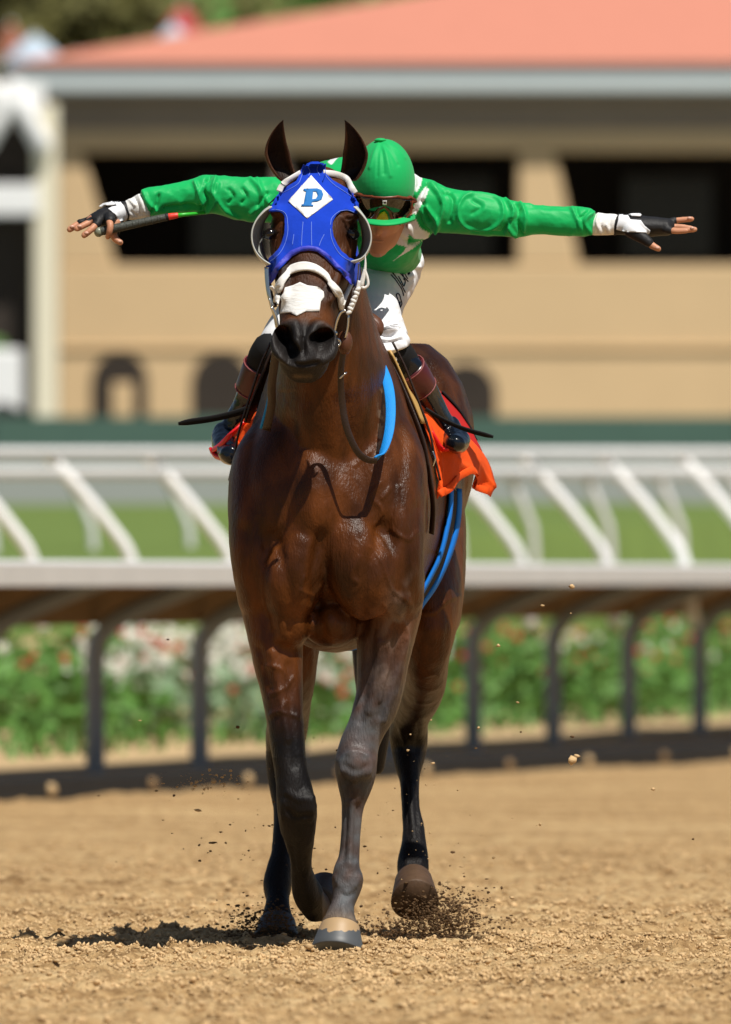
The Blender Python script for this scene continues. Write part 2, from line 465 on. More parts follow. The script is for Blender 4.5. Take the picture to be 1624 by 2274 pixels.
def grow(a, step, ratio, end):
    out = [a]
    while abs(out[-1]) < abs(end): out.append(out[-1] + step); step *= ratio
    return out[1:]
def dirt_h(x, y):
    near = 1 / (1 + ((y) / 25.0).clip(0, None) ** 2)
    h = .034 * fbm(x * 2.2, y * 1.6, 4, 11) + .034 * fbm(x * 9, y * 7, 4, 21)
    c = vnoise(x * 22, y * 20, 41); c2 = vnoise(x * 47, y * 44, 51)
    h = h + .040 * np.clip(c - .50, 0, 1) ** 1.1 + .026 * np.clip(c2 - .48, 0, 1) + .010 * (vnoise(x * 70, y * 40, 57) - .5)
    h = h + .022 * np.sin((y + .35 * fbm(x * .6, y * .3, 2, 61)) * 2 * np.pi / .62) * (vnoise(x * .8, y * .6, 71) + .3)
    # flattened where the hooves press
    for hx, hy in ((-.066, -.02), (-.236, 1.35)):
        d = np.hypot(x - hx, (y - hy)); h = h * (1 - np.exp(-(d / .12) ** 4)) - .012 * np.exp(-(d / .13) ** 4) + .02 * np.exp(-((d - .17) / .06) ** 2)
    return (h - .022) * (.25 + .75 * near)
xs = np.arange(-1.7, 1.7001, .014).tolist(); g = grow(1.7, .02, 1.16, 400); xs = [-v for v in g[::-1]] + xs + g
ys = np.arange(-9.6, 6, .026).tolist(); ys = [-9.6 - v for v in grow(0, .06, 1.35, 60)[::-1]] + ys + [6 + v for v in grow(0, .028, 1.035, 900)]
xs = np.array(xs); ys = np.array(ys)
GX, GY = np.meshgrid(xs, ys); GZ = dirt_h(GX, GY)
nx, ny = len(xs), len(ys)
idx = np.arange(nx * ny).reshape(ny, nx)
Fq = np.stack([idx[:-1, :-1], idx[:-1, 1:], idx[1:, 1:], idx[1:, :-1]], -1).reshape(-1, 4)
def fast_mesh(name, V, F, material, smooth=True):
    me = bpy.data.meshes.new(name); V = np.asarray(V, dtype=np.float32); F = np.asarray(F, dtype=np.int32); k = F.shape[1]
    me.vertices.add(len(V)); me.vertices.foreach_set("co", V.ravel())
    me.loops.add(F.size); me.loops.foreach_set("vertex_index", F.ravel())
    me.polygons.add(len(F)); me.polygons.foreach_set("loop_start", np.arange(0, F.size, k, dtype=np.int32)); me.polygons.foreach_set("loop_total", np.full(len(F), k, dtype=np.int32))
    me.update(calc_edges=True); me.validate()
    if smooth: me.polygons.foreach_set("use_smooth", np.ones(len(F), bool))
    if material: me.materials.append(material)
    o = bpy.data.objects.new(name, me); col.objects.link(o); return o
tag(fast_mesh("track", np.stack([GX, GY, GZ], -1).reshape(-1, 3), Fq, M['dirt'], smooth=True), kind="structure")

# loose crumbs lying on the track: uncountable
def ico():
    t = (1 + 5 ** .5) / 2
    V = np.array([(-1,t,0),(1,t,0),(-1,-t,0),(1,-t,0),(0,-1,t),(0,1,t),(0,-1,-t),(0,1,-t),(t,0,-1),(t,0,1),(-t,0,-1),(-t,0,1)], float); V /= np.linalg.norm(V[0])
    F = np.array([(0,11,5),(0,5,1),(0,1,7),(0,7,10),(0,10,11),(1,5,9),(5,11,4),(11,10,2),(10,7,6),(7,1,8),(3,9,4),(3,4,2),(3,2,6),(3,6,8),(3,8,9),(4,9,5),(2,4,11),(6,2,10),(8,6,7),(9,8,1)])
    return V, F
IV, IF = ico()
def clods(pos, size, seed):
    r = np.random.default_rng(seed); n = len(pos)
    V = IV[None] * (1 + .75 * (r.random((n, 12, 1)) - .5)) * np.array(size)[:, None, None]
    V = V * (.55 + .9 * r.random((n, 1, 3))) * np.array([1.15, 1.0, .72]); a = r.random(n) * 6.28; c, s = np.cos(a)[:, None], np.sin(a)[:, None]
    V = np.stack([V[..., 0] * c - V[..., 1] * s, V[..., 0] * s + V[..., 1] * c, V[..., 2]], -1) + np.asarray(pos)[:, None]
    F = (IF[None] + 12 * np.arange(n)[:, None, None]).reshape(-1, 3)
    return V.reshape(-1, 3), F
n = 42000
cx = rng.uniform(-1.9, 1.9, n); cy = -9.3 + 27 * rng.random(n) ** 1.25
keep = vnoise(cx * 1.6, cy * 1.1, 91) + .35 * vnoise(cx * .5, cy * 3.0, 95) > .52
cx, cy = cx[keep], cy[keep]; sz = .0022 + .0095 * rng.random(len(cx)) ** 4
n = 26000
dx = rng.uniform(-1.2, 1.2, n); dy = rng.normal(0, 1, n) * 2.6 + .3; keep = vnoise(dx * 2.5, dy * 1.6, 191) > .42
dx, dy = dx[keep], dy[keep]; cx = np.concatenate([cx, dx]); cy = np.concatenate([cy, dy]); sz = np.concatenate([sz, .0018 + .0060 * rng.random(len(dx)) ** 3])
V, F = clods(np.stack([cx, cy, dirt_h(cx, cy) + sz * .3], 1), sz, 5)
tag(fast_mesh("loose_dirt", V, F, M['clod'], smooth=False), "loose tan crumbs of dirt scattered over the track", "dirt", kind="stuff")

# fine grit in clumps: eight-faced crumbs, uncountable
OV = np.array([(1, 0, 0), (-1, 0, 0), (0, 1, 0), (0, -1, 0), (0, 0, 1), (0, 0, -1)], float); OF = np.array([(0, 2, 4), (2, 1, 4), (1, 3, 4), (3, 0, 4), (2, 0, 5), (1, 2, 5), (3, 1, 5), (0, 3, 5)])
n = 150000
gx = rng.uniform(-1.25, 1.25, n); gy = rng.normal(0, 1, n) * 3.4 - .5
dens = .55 * vnoise(gx * 5, gy * 3.2, 201) + .45 * vnoise(gx * 1.3, gy * 2.6, 205); keep = (dens + .10 * rng.random(n) > .55) & (gy > -9)
gx, gy = gx[keep], gy[keep]; gs = .0022 + .0058 * rng.random(len(gx)) ** 2.5
GV = OV[None] * (1 + .8 * (rng.random((len(gx), 6, 1)) - .5)) * gs[:, None, None] * (.6 + .8 * rng.random((len(gx), 1, 3)))
an = rng.random(len(gx)) * 6.28; c_, s_ = np.cos(an)[:, None], np.sin(an)[:, None]
GV = np.stack([GV[..., 0] * c_ - GV[..., 2] * s_ * .5 - GV[..., 1] * s_, GV[..., 0] * s_ + GV[..., 1] * c_, GV[..., 2] + GV[..., 0] * .3], -1) + np.stack([gx, gy, dirt_h(gx, gy) + gs * .35], 1)[:, None]
tag(fast_mesh("dirt_grit", GV.reshape(-1, 3), (OF[None] + 6 * np.arange(len(gx))[:, None, None]).reshape(-1, 3), M['clod'], smooth=False), "fine grit lying in clumps over the track", "dirt", kind="stuff")

# ---- near rail
RD = Vector((3.315, 21.1, 0)).normalized(); RN = Vector((-RD.y, RD.x, 0))      # along the rail, and away from the track
R0 = Vector((-1.300, 38.5, 0))
def RL(s, o=0, z=0): return R0 + RD * s + RN * o + Vector((0, 0, z))
M['post_grey'] = mat("grey painted post", (.27, .30, .33), .5, .4, var=.15, scale=4)
M['rail_white'] = mat("weathered white rail", (.66, .67, .66), .55, .4, var=.1, scale=3)
M['rail_under'] = mat("brown boards under rail", (.21, .135, .068), .8, .2, var=.25, scale=4)
M['white_gloss'] = mat("bright white post paint", (.88, .88, .87), .4, .5, var=.04)
M['curb'] = mat("black rubber kerb", (.013, .012, .011), .7, .3, var=.3, scale=4)
M['soil'] = mat("pale bed soil", (.46, .33, .18), .95, .15, var=.25, scale=4)
M['turf'] = mat("mown turf", (.13, .19, .045), .9, .2, var=.25, scale=1.2, bump=.6, bscale=30, bdist=.03)
M['leaf'] = mat("green leaves", (.10, .23, .045), .6, .3, var=.45, scale=3)
M['leaf_grey'] = mat("silvery leaves", (.20, .30, .17), .65, .3, var=.3, scale=4)
M['petal_white'] = mat("white petals", (.80, .80, .72), .6, .3)
M['petal_red'] = mat("red petals", (.62, .035, .03), .6, .3)
M['petal_pink'] = mat("coral petals", (.60, .16, .10), .6, .3)

rail = empty("inner_rail", RL(0)); tag(rail, "low white-topped rail on grey bent posts beside the flower bed", "rail")
for k in range(-5, 16):
    s = k * 3.05
    mb = MB()
    mb.tube([(RL(s, 0, -.1), .047, .047), (RL(s, 0, .35), .047, .047), (RL(s, 0, .60), .047, .047), (RL(s, -.04, .70), .047, .047), (RL(s, -.14, .785), .047, .047), (RL(s, -.46, .92), .045, .045), (RL(s, -.62, .98), .044, .044)],
            ref=tuple(RD), n=14, sub=4)
    mb.build("post", M['post_grey'], rail)
def along(name, prof, material, parent, s0=-16, s1=50, step=3.05, smooth=False):
    mb = MB(); R = []
    for s in np.arange(s0, s1 + .01, step): R.append([tuple(RL(s, o, z)) for o, z in prof])
    mb.rings(R); return mb.build(name, material, parent, smooth)
bevel(along("top_cover", [(.02, 1.045), (-.95, 1.045), (-1.0, 1.03), (-1.0, .93), (-.97, .93), (-.95, 1.0), (.02, 1.0)], M['rail_white'], rail), .01)
along("under_board", [(.03, .995), (.03, .74), (.0, .74), (0, .995)], M['rail_under'], rail)
along("soffit_board", [(-.94, .998), (-.94, .96), (.0, .96), (0, .998)], M['rail_under'], rail)
kerb = empty("track_kerb", RL(0)); tag(kerb, "long black kerb at the foot of the near rail", "kerb")
KA = Vector((-1.21, 32.5, 0)); KD = Vector((2.977, 14.2, 0)).normalized(); KN = Vector((-KD.y, KD.x, 0))
mb = MB(); R = []
for sv in np.arange(-40, 90, 5.0):
    c = KA + KD * sv; R.append([tuple(c + KN * o + Vector((0, 0, z))) for o, z in ((.20, -.15), (.20, .085), (.0, .085), (-.02, -.15))])
mb.rings(R); bevel(mb.build("kerb_beam", M['curb'], kerb, False), .015)
for k in range(-8, 14):
    c = KA + KD * (k * 2.05 - .9) + Vector((0, -.02, .03)); mb = MB(); mb.blob(c, (.035, .03, .035), n=10, m=6); mb.build("pale_plug", M['rail_under'] if k % 2 else M['soil'], kerb)

# ---- bank behind the near rail: soil bed then turf rising away
def sheet(name, offs, s0, s1, material, ns=60, amp=.02, seed=1):
    S = np.linspace(s0, s1, ns); no = 30
    O = np.linspace(offs[0][0], offs[-1][0], no); Zo = np.interp(O, [o for o, z in offs], [z for o, z in offs])
    V = []
    for s in S:
        for o, z in zip(O, Zo):
            p = RL(s, o, z); V.append((p.x, p.y, p.z + amp * float(fbm(np.array(p.x * 2), np.array(p.y * 1.3), 3, seed)) * 2))
    F = [(i * no + j, i * no + j + 1, (i + 1) * no + j + 1, (i + 1) * no + j) for i in range(ns - 1) for j in range(no - 1)]
    return tag(mesh_obj(name, V, F, material), kind="structure")
sheet("flower_bed", [(-.6, -.05), (.06, .03), (.5, .06), (1.5, .22), (3.0, .48), (4.2, .70)], -20, 120, M['soil'])
# grassed bank and turf beyond, seen over the rail
TO = [3.6, 3.9, 4.6, 6, 8, 11, 15, 22, 32, 48, 75, 110]; V = []; F = []; NS = 110
for sv in np.linspace(-60, 160, NS):
    for o_ in TO:
        p = RL(sv, o_); tz = float(np.interp(p.y, [-40, 20, 45, 58, 75, 106, 112, 175], [.6, .66, .70, .98, 1.24, 1.62, 1.60, 1.3]))
        V.append((p.x, p.y, .5 if o_ == 3.6 else tz + .03 * float(fbm(np.array(p.x * .5), np.array(p.y * .5), 3, 8))))
nO = len(TO)
for a_ in range(NS - 1):
    for b_ in range(nO - 1): F.append((a_ * nO + b_, a_ * nO + b_ + 1, (a_ + 1) * nO + b_ + 1, (a_ + 1) * nO + b_))
tag(mesh_obj("turf", V, F, M['turf']), kind="structure")

# ---- flowers in the bed
def plant(name, base, h, w, leafm, petals, seed, nleaf=70, nfl=8, trunk=True):
    r = random.Random(seed); root = empty(name, base)
    mb = MB()
    for k in range(nleaf):
        a = r.uniform(0, 6.28); rad = w * math.sqrt(r.random()); z = h * r.uniform(.08, .95) * (1 - .35 * rad / w)
        c = Vector(base) + Vector((rad * math.cos(a), rad * math.sin(a), z)); l = r.uniform(.05, .10); t = r.uniform(0, 6.28)
        d = Vector((math.cos(t), math.sin(t), r.uniform(-.2, .9))).normalized(); u = d.cross(Vector((r.uniform(-1, 1), r.uniform(-1, 1), .4))).normalized()
        mb.add([c - d * l, c + u * l * .38, c + d * l, c - u * l * .38], [(0, 1, 2, 3)])
    for k in range(6):
        a = r.uniform(0, 6.28); mb.tube([(Vector(base), .008, .008), (Vector(base) + Vector((w * .5 * math.cos(a), w * .5 * math.sin(a), h * .8)), .004, .004)], ref=(0, 1, 0), n=5, sub=1)
    tag(mb.build("foliage", leafm, root), kind="stuff")
    for k in range(nfl):
        a = r.uniform(0, 6.28); rad = w * math.sqrt(r.random()); z = h * r.uniform(.55, 1.05)
        c = Vector(base) + Vector((rad * math.cos(a), rad * math.sin(a) - .05, z)); R = r.uniform(.025, .042)
        fm = MB(); V = [c + Vector((0, -.012, 0))]; 
        for q in range(10):
            b = q * 6.283 / 10; rr = R if q % 2 == 0 else R * .55
            V.append(c + Vector((rr * math.cos(b), -.02 if q % 2 else .006, rr * math.sin(b))))
        fm.add(V, [(0, 1 + q, 1 + (q + 1) % 10) for q in range(10)]); fm.blob(c + Vector((0, 0, 0)), (R * .5, R * .45, R * .5), n=8, m=5)
        fm.build("blossom", petals[r.randrange(len(petals))], root, False)
    return root
def bed_z(o): return float(np.interp(o, [.06, .5, 1.5, 3.0, 4.2], [.03, .06, .22, .48, .70]))
def from_px(px, py_dist): pass
pw, pr, pk = M['petal_white'], M['petal_red'], M['petal_pink']
pi = 0; cnt = {}
ORD = ["first", "second", "third", "fourth", "fifth", "sixth", "seventh", "eighth", "ninth", "tenth", "eleventh", "twelfth", "thirteenth", "fourteenth", "fifteenth", "sixteenth", "seventeenth"]
for k in range(64):
    sv = -9 + k * .82 + rng.uniform(-.25, .25)
    for row in range(2):
        o = 1.0 + row * .85 + rng.uniform(-.25, .25)
        p = RL(sv, o, bed_z(o) - .01)
        px = to_px(np.array([tuple(p)]))[0]
        if px[0] < -60 or px[0] > 1690: continue
        g = int(math.floor(sv / 3.05)); key = (g, row); cnt[key] = cnt.get(key, -1) + 1
        where = "%s in the %s row %s" % (ORD[cnt[key]], ["front", "back"][row], ("right of the %s grey post" % ORD[g]) if g >= 0 else "left of the first grey post" if g == -1 else "at the far left edge" if g == -2 else "beyond the left edge")
        if 200 < px[0] < 800 and rng.random() < .8:
            q = plant("flowering_plant", p, .46 + rng.uniform(-.06, .08), .28, M['leaf_grey'], [pw, pw, pw, pw, pw, pk], 100 + pi, 60, 18)
            tag(q, "silvery white-flowered plant, " + where, "plant", "flowering plants in the bed")
        else:
            q = plant("flowering_plant", p, .44 + rng.uniform(-.06, .1), .30, M['leaf'], [pr, pk, pw], 100 + pi, 80, 2)
            tag(q, "leafy plant with few blossoms, " + where, "plant", "flowering plants in the bed")
        pi += 1
# low green cover below the plants
n = 5200; V = []; F = []
for k in range(n):
    s = rng.uniform(-9, 60); o = .62 + 2.9 * rng.random() ** 1.4; p = RL(s, o, bed_z(o)); l = rng.uniform(.05, .16); a = rng.uniform(0, 6.28)
    d = Vector((math.cos(a) * .5, math.sin(a) * .5, 1)); u = Vector((math.sin(a), -math.cos(a), 0)) * .02
    b = len(V); V += [p - u, p + u, p + d * l]; F.append((b, b + 1, b + 2))
tag(mesh_obj("ground_cover", V, F, M['leaf'], smooth=False), "low green ground cover between the bedding plants", "ground cover", kind="stuff")

# ---- white gooseneck rail over the turf and the paler one behind it
def goose_rail(name, tops, zt, lean, drop, r, material, label, d0, d1, bandz):
    """tops: px of post tops; d0..d1 distance from camera"""
    root = empty(name, (0, 0, 0)); tag(root, label, "rail")
    px0, px1 = tops[0], tops[-1]; P3 = []
    for px in tops:
        f = (px - px0) / (px1 - px0); d = d0 + (d1 - d0) * f; y = d - CAM_D
        top = Vector(((px - 812) * d / FPX, y, CAM_Z + (1285 - zt) * d / FPX)); sc = d / FPX
        P3.append(top)
        foot = top + Vector((lean * sc, 0, -drop * sc)); g = foot.copy(); g.z = min(.7, foot.z - .3)
        mb = MB(); mb.tube([(top, r, r), (top * .67 + foot * .33 + Vector((lean * .05 * sc, 0, .0)), r, r), (top * .33 + foot * .67 + Vector((lean * .07 * sc, 0, 0)), r, r), (foot, r, r), (g + Vector((lean * .12 * sc, 0, 0)), r, r)], ref=(0, 1, 0), n=12, sub=5)
        mb.build("gooseneck_post", material, root)
    ext = [P3[0] + (P3[0] - P3[-1]) * .8] + P3 + [P3[-1] + (P3[-1] - P3[0]) * .8]
    for dz, rr in bandz:
        mb = MB(); mb.tube([(p + Vector((0, -.02, dz)), rr, rr) for p in (ext[0], ext[-1])], ref=(0, 0, 1), n=12, sub=10)
        mb.build("rail_tube", M['rail_white'], root)
    return root
goose_rail("turf_rail", [-113, 107, 327, 545, 765, 972, 1160, 1335, 1510, 1685], 1010, 185, 235, .034, M['white_gloss'], "bright white gooseneck posts carrying a double rail above the near rail", 94, 105, [(.015, .030), (-.10, .03)])
goose_rail("far_rail", [-70, 150, 366, 580, 790, 965, 1130, 1300, 1460, 1620], 1050, 55, 140, .030, M['rail_white'], "pale rail on thin bent posts further back across the turf", 113, 122, [(.0, .035)])

# ---- green windscreen fence
M['fence_green'] = mat("dark green fence cloth", (.075, .135, .105), .85, .2, var=.15, scale=2)
fence = empty("green_fence", (0, 140, 1.5)); tag(fence, "low dark green cloth fence running across in front of the building", "fence")
dF = 185.0; yF = dF - CAM_D
for k in range(-4, 5):
    x0 = k * 4.0; mb = MB(); mb.box((x0 + .03, yF, 2.1), (x0 + 3.97, yF + .03, CAM_Z + (1285 - 925) * dF / FPX)); mb.build("cloth_panel", M['fence_green'], fence, False)
    mb = MB(); mb.tube([(Vector((x0, yF + .08, 2.0)), .04, .04), (Vector((x0, yF + .08, 2.72)), .04, .04)], n=8); mb.build("fence_post", M['fence_green'], fence)
M['asphalt'] = mat("grey service road", (.20, .22, .19), .9, .2, var=.15, scale=.5)
mb = MB(); mb.add([(-80, 102, 1.50), (100, 102, 1.50), (100, 107, 1.66), (-80, 107, 1.66), (100, 139, 2.28), (-80, 139, 2.28), (100, 205, 2.4), (-80, 205, 2.4)], [(0, 1, 2, 3), (3, 2, 4, 5), (5, 4, 6, 7)])
tag(mb.build("service_road", M['asphalt'], None, False), kind="structure")

# ---- building
M['stucco'] = mat("tan stucco", (.66, .47, .265), .9, .2, var=.07, scale=1.5, bump=.2, bscale=20)
M['stucco_dark'] = mat("brown frieze", (.30, .24, .185), .85, .2, var=.1, scale=2)
M['fascia'] = mat("grey green fascia", (.56, .62, .62), .6, .35, var=.08)
M['roof'] = mat("pale terracotta roof", (.56, .225, .155), .8, .25, var=.08, scale=3)
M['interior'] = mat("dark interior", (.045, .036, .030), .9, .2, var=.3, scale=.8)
M['glass_dark'] = mat("dark window glass", (.012, .012, .013), .15, .5)
BD = 220.0; BY = BD - CAM_D; bs = BD / FPX
def BX(px): return (px - 812) * bs
def BZ(py): return CAM_Z + (1285 - py) * bs
bld = empty("building", (0, BY, 1.9)); tag(bld, "tan stucco building with salmon roof and wide dark openings", "building")
def bbox(name, px0, px1, py0, py1, y0, y1, m, parent=bld, bw=.03):
    mb = MB(); mb.box((BX(px0), BY + y0, BZ(py1)), (BX(px1), BY + y1, BZ(py0))); o = mb.build(name, m, parent, False)
    if bw: bevel(o, bw)
    return o
bbox("lower_wall", 128, 2600, 588, 1180, 0, .5, M['stucco'])
bbox("wall_ledge", 128, 2600, 768, 778, -.05, -.003, M['stucco'])
bbox("beam", 128, 2600, 286, 336, -.01, .5, M['stucco'])
bbox("frieze", 110, 2600, 196, 288, .02, .5, M['stucco_dark'])
for x0, x1 in ((1152, 1232), (2240, 2330), (610, 640)):           # sloped pillars
    mb = MB(); a, b, c, d = BX(x0), BX(x1), BX(x0 - 2), BX(x1 + 55)
    if x0 == 610: d = BX(x1 + 10)
    z0, z1 = BZ(587), BZ(337)
    mb.add([(c, BY + .02, z0), (d, BY + .02, z0), (d, BY + .48, z0), (c, BY + .48, z0), (a, BY + .02, z1), (b, BY + .02, z1), (b, BY + .48, z1), (a, BY + .48, z1)],
           [(0,3,2,1),(4,5,6,7),(0,1,5,4),(1,2,6,5),(2,3,7,6),(3,0,4,7)])
    bevel(mb.build("pillar", M['stucco'] if x0 != 610 else M['stucco_dark'], bld, False), .03)
mb = MB(); z0, z1 = BZ(587), BZ(337)
mb.add([(BX(128), BY+.02, z0), (BX(255), BY+.02, z0), (BX(255), BY+.48, z0), (BX(128), BY+.48, z0), (BX(128), BY+.02, z1), (BX(182), BY+.02, z1), (BX(182), BY+.48, z1), (BX(128), BY+.48, z1)],
       [(0,3,2,1),(4,5,6,7),(0,1,5,4),(1,2,6,5),(2,3,7,6),(3,0,4,7)])
bevel(mb.build("pillar", M['stucco'], bld, False), .03)
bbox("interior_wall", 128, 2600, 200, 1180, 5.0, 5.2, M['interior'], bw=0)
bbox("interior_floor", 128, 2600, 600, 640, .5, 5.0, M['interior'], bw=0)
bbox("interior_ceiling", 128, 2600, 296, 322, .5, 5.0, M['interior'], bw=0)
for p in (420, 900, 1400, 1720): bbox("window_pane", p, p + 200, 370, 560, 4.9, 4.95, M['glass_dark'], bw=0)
bbox("end_wall", 128, 132, 200, 1180, .5, 8, M['stucco'], bw=0)
bbox("fascia", 30, 2650, 140, 205, -.45, -.2, M['fascia'])
bbox("soffit", 32, 2650, 203, 214, -.4, .6, M['stucco_dark'], bw=0)
# hipped roof
mb = MB(); zE = BZ(142); xL = BX(20); tp = .20; r = 9.0
mb.add([(xL, BY - .5, zE), (BX(2700), BY - .5, zE), (BX(2700) , BY - .5 + r, zE + r * tp), (xL + r, BY - .5 + r, zE + r * tp), (xL, BY + 30, zE), (xL + r, BY + 30, zE + r * tp)],
       [(0, 1, 2, 3), (0, 3, 5, 4)])
mb.add([(xL, BY - .5, zE - .05), (BX(2700), BY - .5, zE - .05), (BX(2700), BY + 30, zE - .05), (xL, BY + 30, zE - .05)], [(3, 2, 1, 0)])
roof = mb.build("roof", M['roof'], bld, False)
# arched openings at its foot
def arch(px, half, top, bot, m):
    mb = MB(); c = Vector((BX(px), BY - .02, 0)); h = half * bs; zc = BZ(top) - h; pts = [(c.x + h * math.cos(a), zc + h * math.sin(a)) for a in np.linspace(0, math.pi, 18)] + [(c.x - h, BZ(bot)), (c.x + h, BZ(bot))]
    R = [[(x, BY - .03, z) for x, z in pts], [(x, BY + .3, z) for x, z in pts]]; mb.rings(R); return mb.build("arched_opening", m, bld, False)
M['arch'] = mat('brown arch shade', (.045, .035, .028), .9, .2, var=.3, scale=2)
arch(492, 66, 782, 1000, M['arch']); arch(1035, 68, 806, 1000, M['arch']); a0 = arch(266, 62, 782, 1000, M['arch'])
bbox("door_leaf", 250, 296, 850, 1000, -.06, -.031, M['stucco'])

# ---- white frame tower on the left
M['cream'] = mat("cream paint", (.82, .76, .58), .6, .3, var=.06)
tower = empty("white_tower", (BX(60), BY - 8, 1.9)); tag(tower, "white timber frame tower with dark panels at the left edge", "tower")
def tb(name, px0, px1, py0, py1, y0, y1, m, rot=0):
    mb = MB(); mb.box((BX(px0), BY - 4 + y0, BZ(py1)), (BX(px1), BY - 4 + y1, BZ(py0))); return bevel(mb.build(name, m, tower, False), .02)
tb("tower_post", 88, 140, 250, 1100, 0, .3, M['cream']); tb("tower_post", -260, -210, 250, 1100, 0, .3, M['cream'])
tb("cross_beam", -220, 100, 425, 492, -.05, .2, M['white_gloss']); tb("head_beam", -260, 112, 205, 262, -.06, .25, M['white_gloss'])
tb("dark_panel", -210, 90, 262, 1100, .5, .6, M['interior'])
for a, b in (((108, 340), (40, 215)), ((-20, 340), (52, 215)), ((20, 262), (-30, 190))):
    mb = MB(); mb.tube([(Vector((BX(a[0]), BY - 4.1, BZ(a[1]))), .13, .13), (Vector((BX(b[0]), BY - 4.1, BZ(b[1]))), .13, .13)], ref=(0, 1, 0), n=10, sub=2); mb.build("knee_brace", M['white_gloss'], tower)
van = empty("white_cart", (BX(20), BY - 9, 1.9)); tag(van, "small white box cart with a green roof at the foot of the tower", "cart")
def vb(name, px0, px1, py0, py1, y0, y1, m):
    mb = MB(); mb.box((BX(px0), BY - 9 + y0, BZ(py1)), (BX(px1), BY - 9 + y1, BZ(py0))); return bevel(mb.build(name, m, van, False), .04)
vb("cart_body", -160, 78, 796, 925, 0, 1.6, M['white_gloss']); vb("cart_roof", -150, 40, 772, 795, .1, 1.5, M['leaf'])
for px in (-120, 40):
    mb = MB(); c = Vector((BX(px), BY - 8.95, BZ(940))); mb.tube([(c, .2, .2), (c + Vector((0, .2, 0)), .2, .2)], ref=(1, 0, 0), n=18, sub=1); mb.build("cart_wheel", M['curb'], van)

# ---- hillside and trees beyond
M['hill'] = mat("olive hillside", (.20, .17, .07), .95, .1, var=.45, scale=.25)
V = []; F = []
for i, y in enumerate(np.linspace(215, 420, 24)):
    for j, x in enumerate(np.linspace(-90, 120, 40)):
        V.append((x, y, 1.5 + (y - 215) * .14 + 1.2 * float(fbm(np.array(x * .1), np.array(y * .1), 3, 3))))
for i in range(23):
    for j in range(39): F.append((i * 40 + j, i * 40 + j + 1, (i + 1) * 40 + j + 1, (i + 1) * 40 + j))
tag(mesh_obj("hillside", V, F, M['hill']), kind="structure")
M['leaf_olive'] = mat("olive tree leaves", (.11, .105, .03), .7, .25, var=.5, scale=1.2)
M['bark'] = mat("bark", (.07, .045, .03), .9, .2, var=.3)
def tree(px, py_top, d, w, h, leafm, label, seed):
    r = random.Random(seed); sc = d / FPX; x = (px - 812) * sc; y = d - CAM_D; zt = CAM_Z + (1285 - py_top) * sc; zb = 1.5 + max(0, y - 215) * .14 - .3
    root = empty("tree", (x, y, zb)); mb = MB(); B = Vector((x, y, zb)); H = zt - zb
    mb.tube([(B, .28, .28), (B + Vector((.1, 0, H * .4)), .2, .2), (B + Vector((0, 0, H * .8)), .07, .07)], n=8)
    for k in range(6):
        a = r.uniform(0, 6.28); mb.tube([(B + Vector((0, 0, H * r.uniform(.3, .6))), .1, .1), (B + Vector((w * .7 * math.cos(a), w * .7 * math.sin(a), H * r.uniform(.6, .9))), .03, .03)], n=6, sub=1)
    mb.build("trunk", M['bark'], root); mb = MB()
    cl = [(B + Vector((r.gauss(0, w * .45), r.gauss(0, w * .4), H * r.uniform(.45, .95))), r.uniform(.5, 1.0)) for _ in range(22)]
    for k in range(1500):
        c, rr = cl[r.randrange(22)]; p = c + Vector((r.gauss(0, 1), r.gauss(0, 1), r.gauss(0, .8))).normalized() * rr * r.random() ** .4 * w * .45
        u = Vector((r.gauss(0, 1), r.gauss(0, 1), r.gauss(0, 1))).normalized(); v = u.orthogonal().normalized(); l = r.uniform(.12, .26)
        mb.add([p - u * l, p + v * l * .5, p + u * l, p - v * l * .5], [(0, 1, 2, 3)])
    tag(mb.build("crown", leafm, root, False), kind="stuff"); tag(root, label, "tree", "trees on the hillside")
for i, (px, pt, d, w, h, lm, lb) in enumerate([
    (-60, -160, 262, 2.2, 7, 'leaf_olive', "olive brown tree on the hillside at the far left edge"), (200, -120, 268, 2.4, 7, 'leaf_olive', "olive brown tree above the tower's right post"),
    (330, -180, 280, 2.4, 7, 'leaf_olive', "olive brown tree left of the roof's far slope"), (640, -150, 275, 2.6, 7, 'leaf', "green tree showing just over the roof's hip"), (480, -120, 300, 2.6, 7, 'leaf_olive', "small olive tree between the hillside umbrellas"), (850, -160, 285, 2.6, 7, 'leaf', "green tree at the top edge behind the roof ridge")]):
    tree(px, pt, d, w, h, M[lm], lb, 300 + i)
M['umb_blue'] = mat("pale blue canopy", (.45, .56, .66), .7, .3); M['umb_red'] = mat("red canopy", (.42, .06, .06), .7, .3); M['umb_rust'] = mat("rust canopy", (.32, .12, .07), .7, .3)
def umbrella(px, py, d, hw, m, label):
    sc = d / FPX; x = (px - 812) * sc; y = d - CAM_D; z = CAM_Z + (1285 - py) * sc; zb = 1.4 + max(0, y - 215) * .14; root = empty("sunshade", (x, y, zb))
    R = []
    for f, zz in ((1, 0), (.7, .22), (.35, .38), (.05, .48)): R.append([(x + hw * f * math.cos(a), y + hw * f * math.sin(a), z - .5 + zz) for a in np.linspace(0, 6.283, 8, endpoint=False)])
    mb = MB(); mb.rings(R); mb.build("canopy", m, root, False); mb = MB(); mb.tube([(Vector((x, y, zb)), .03, .03), (Vector((x, y, z)), .03, .03)], n=6, sub=1); mb.build("pole", M['rail_white'], root)
    tag(root, label, "umbrella", "sunshades on the hillside")
umbrella(75, 75, 250, .5, M['umb_blue'], "pale blue sunshade beside the tower on the hillside"); umbrella(170, 115, 246, .35, M['umb_blue'], "small pale blue sunshade low against the roof's left tip")
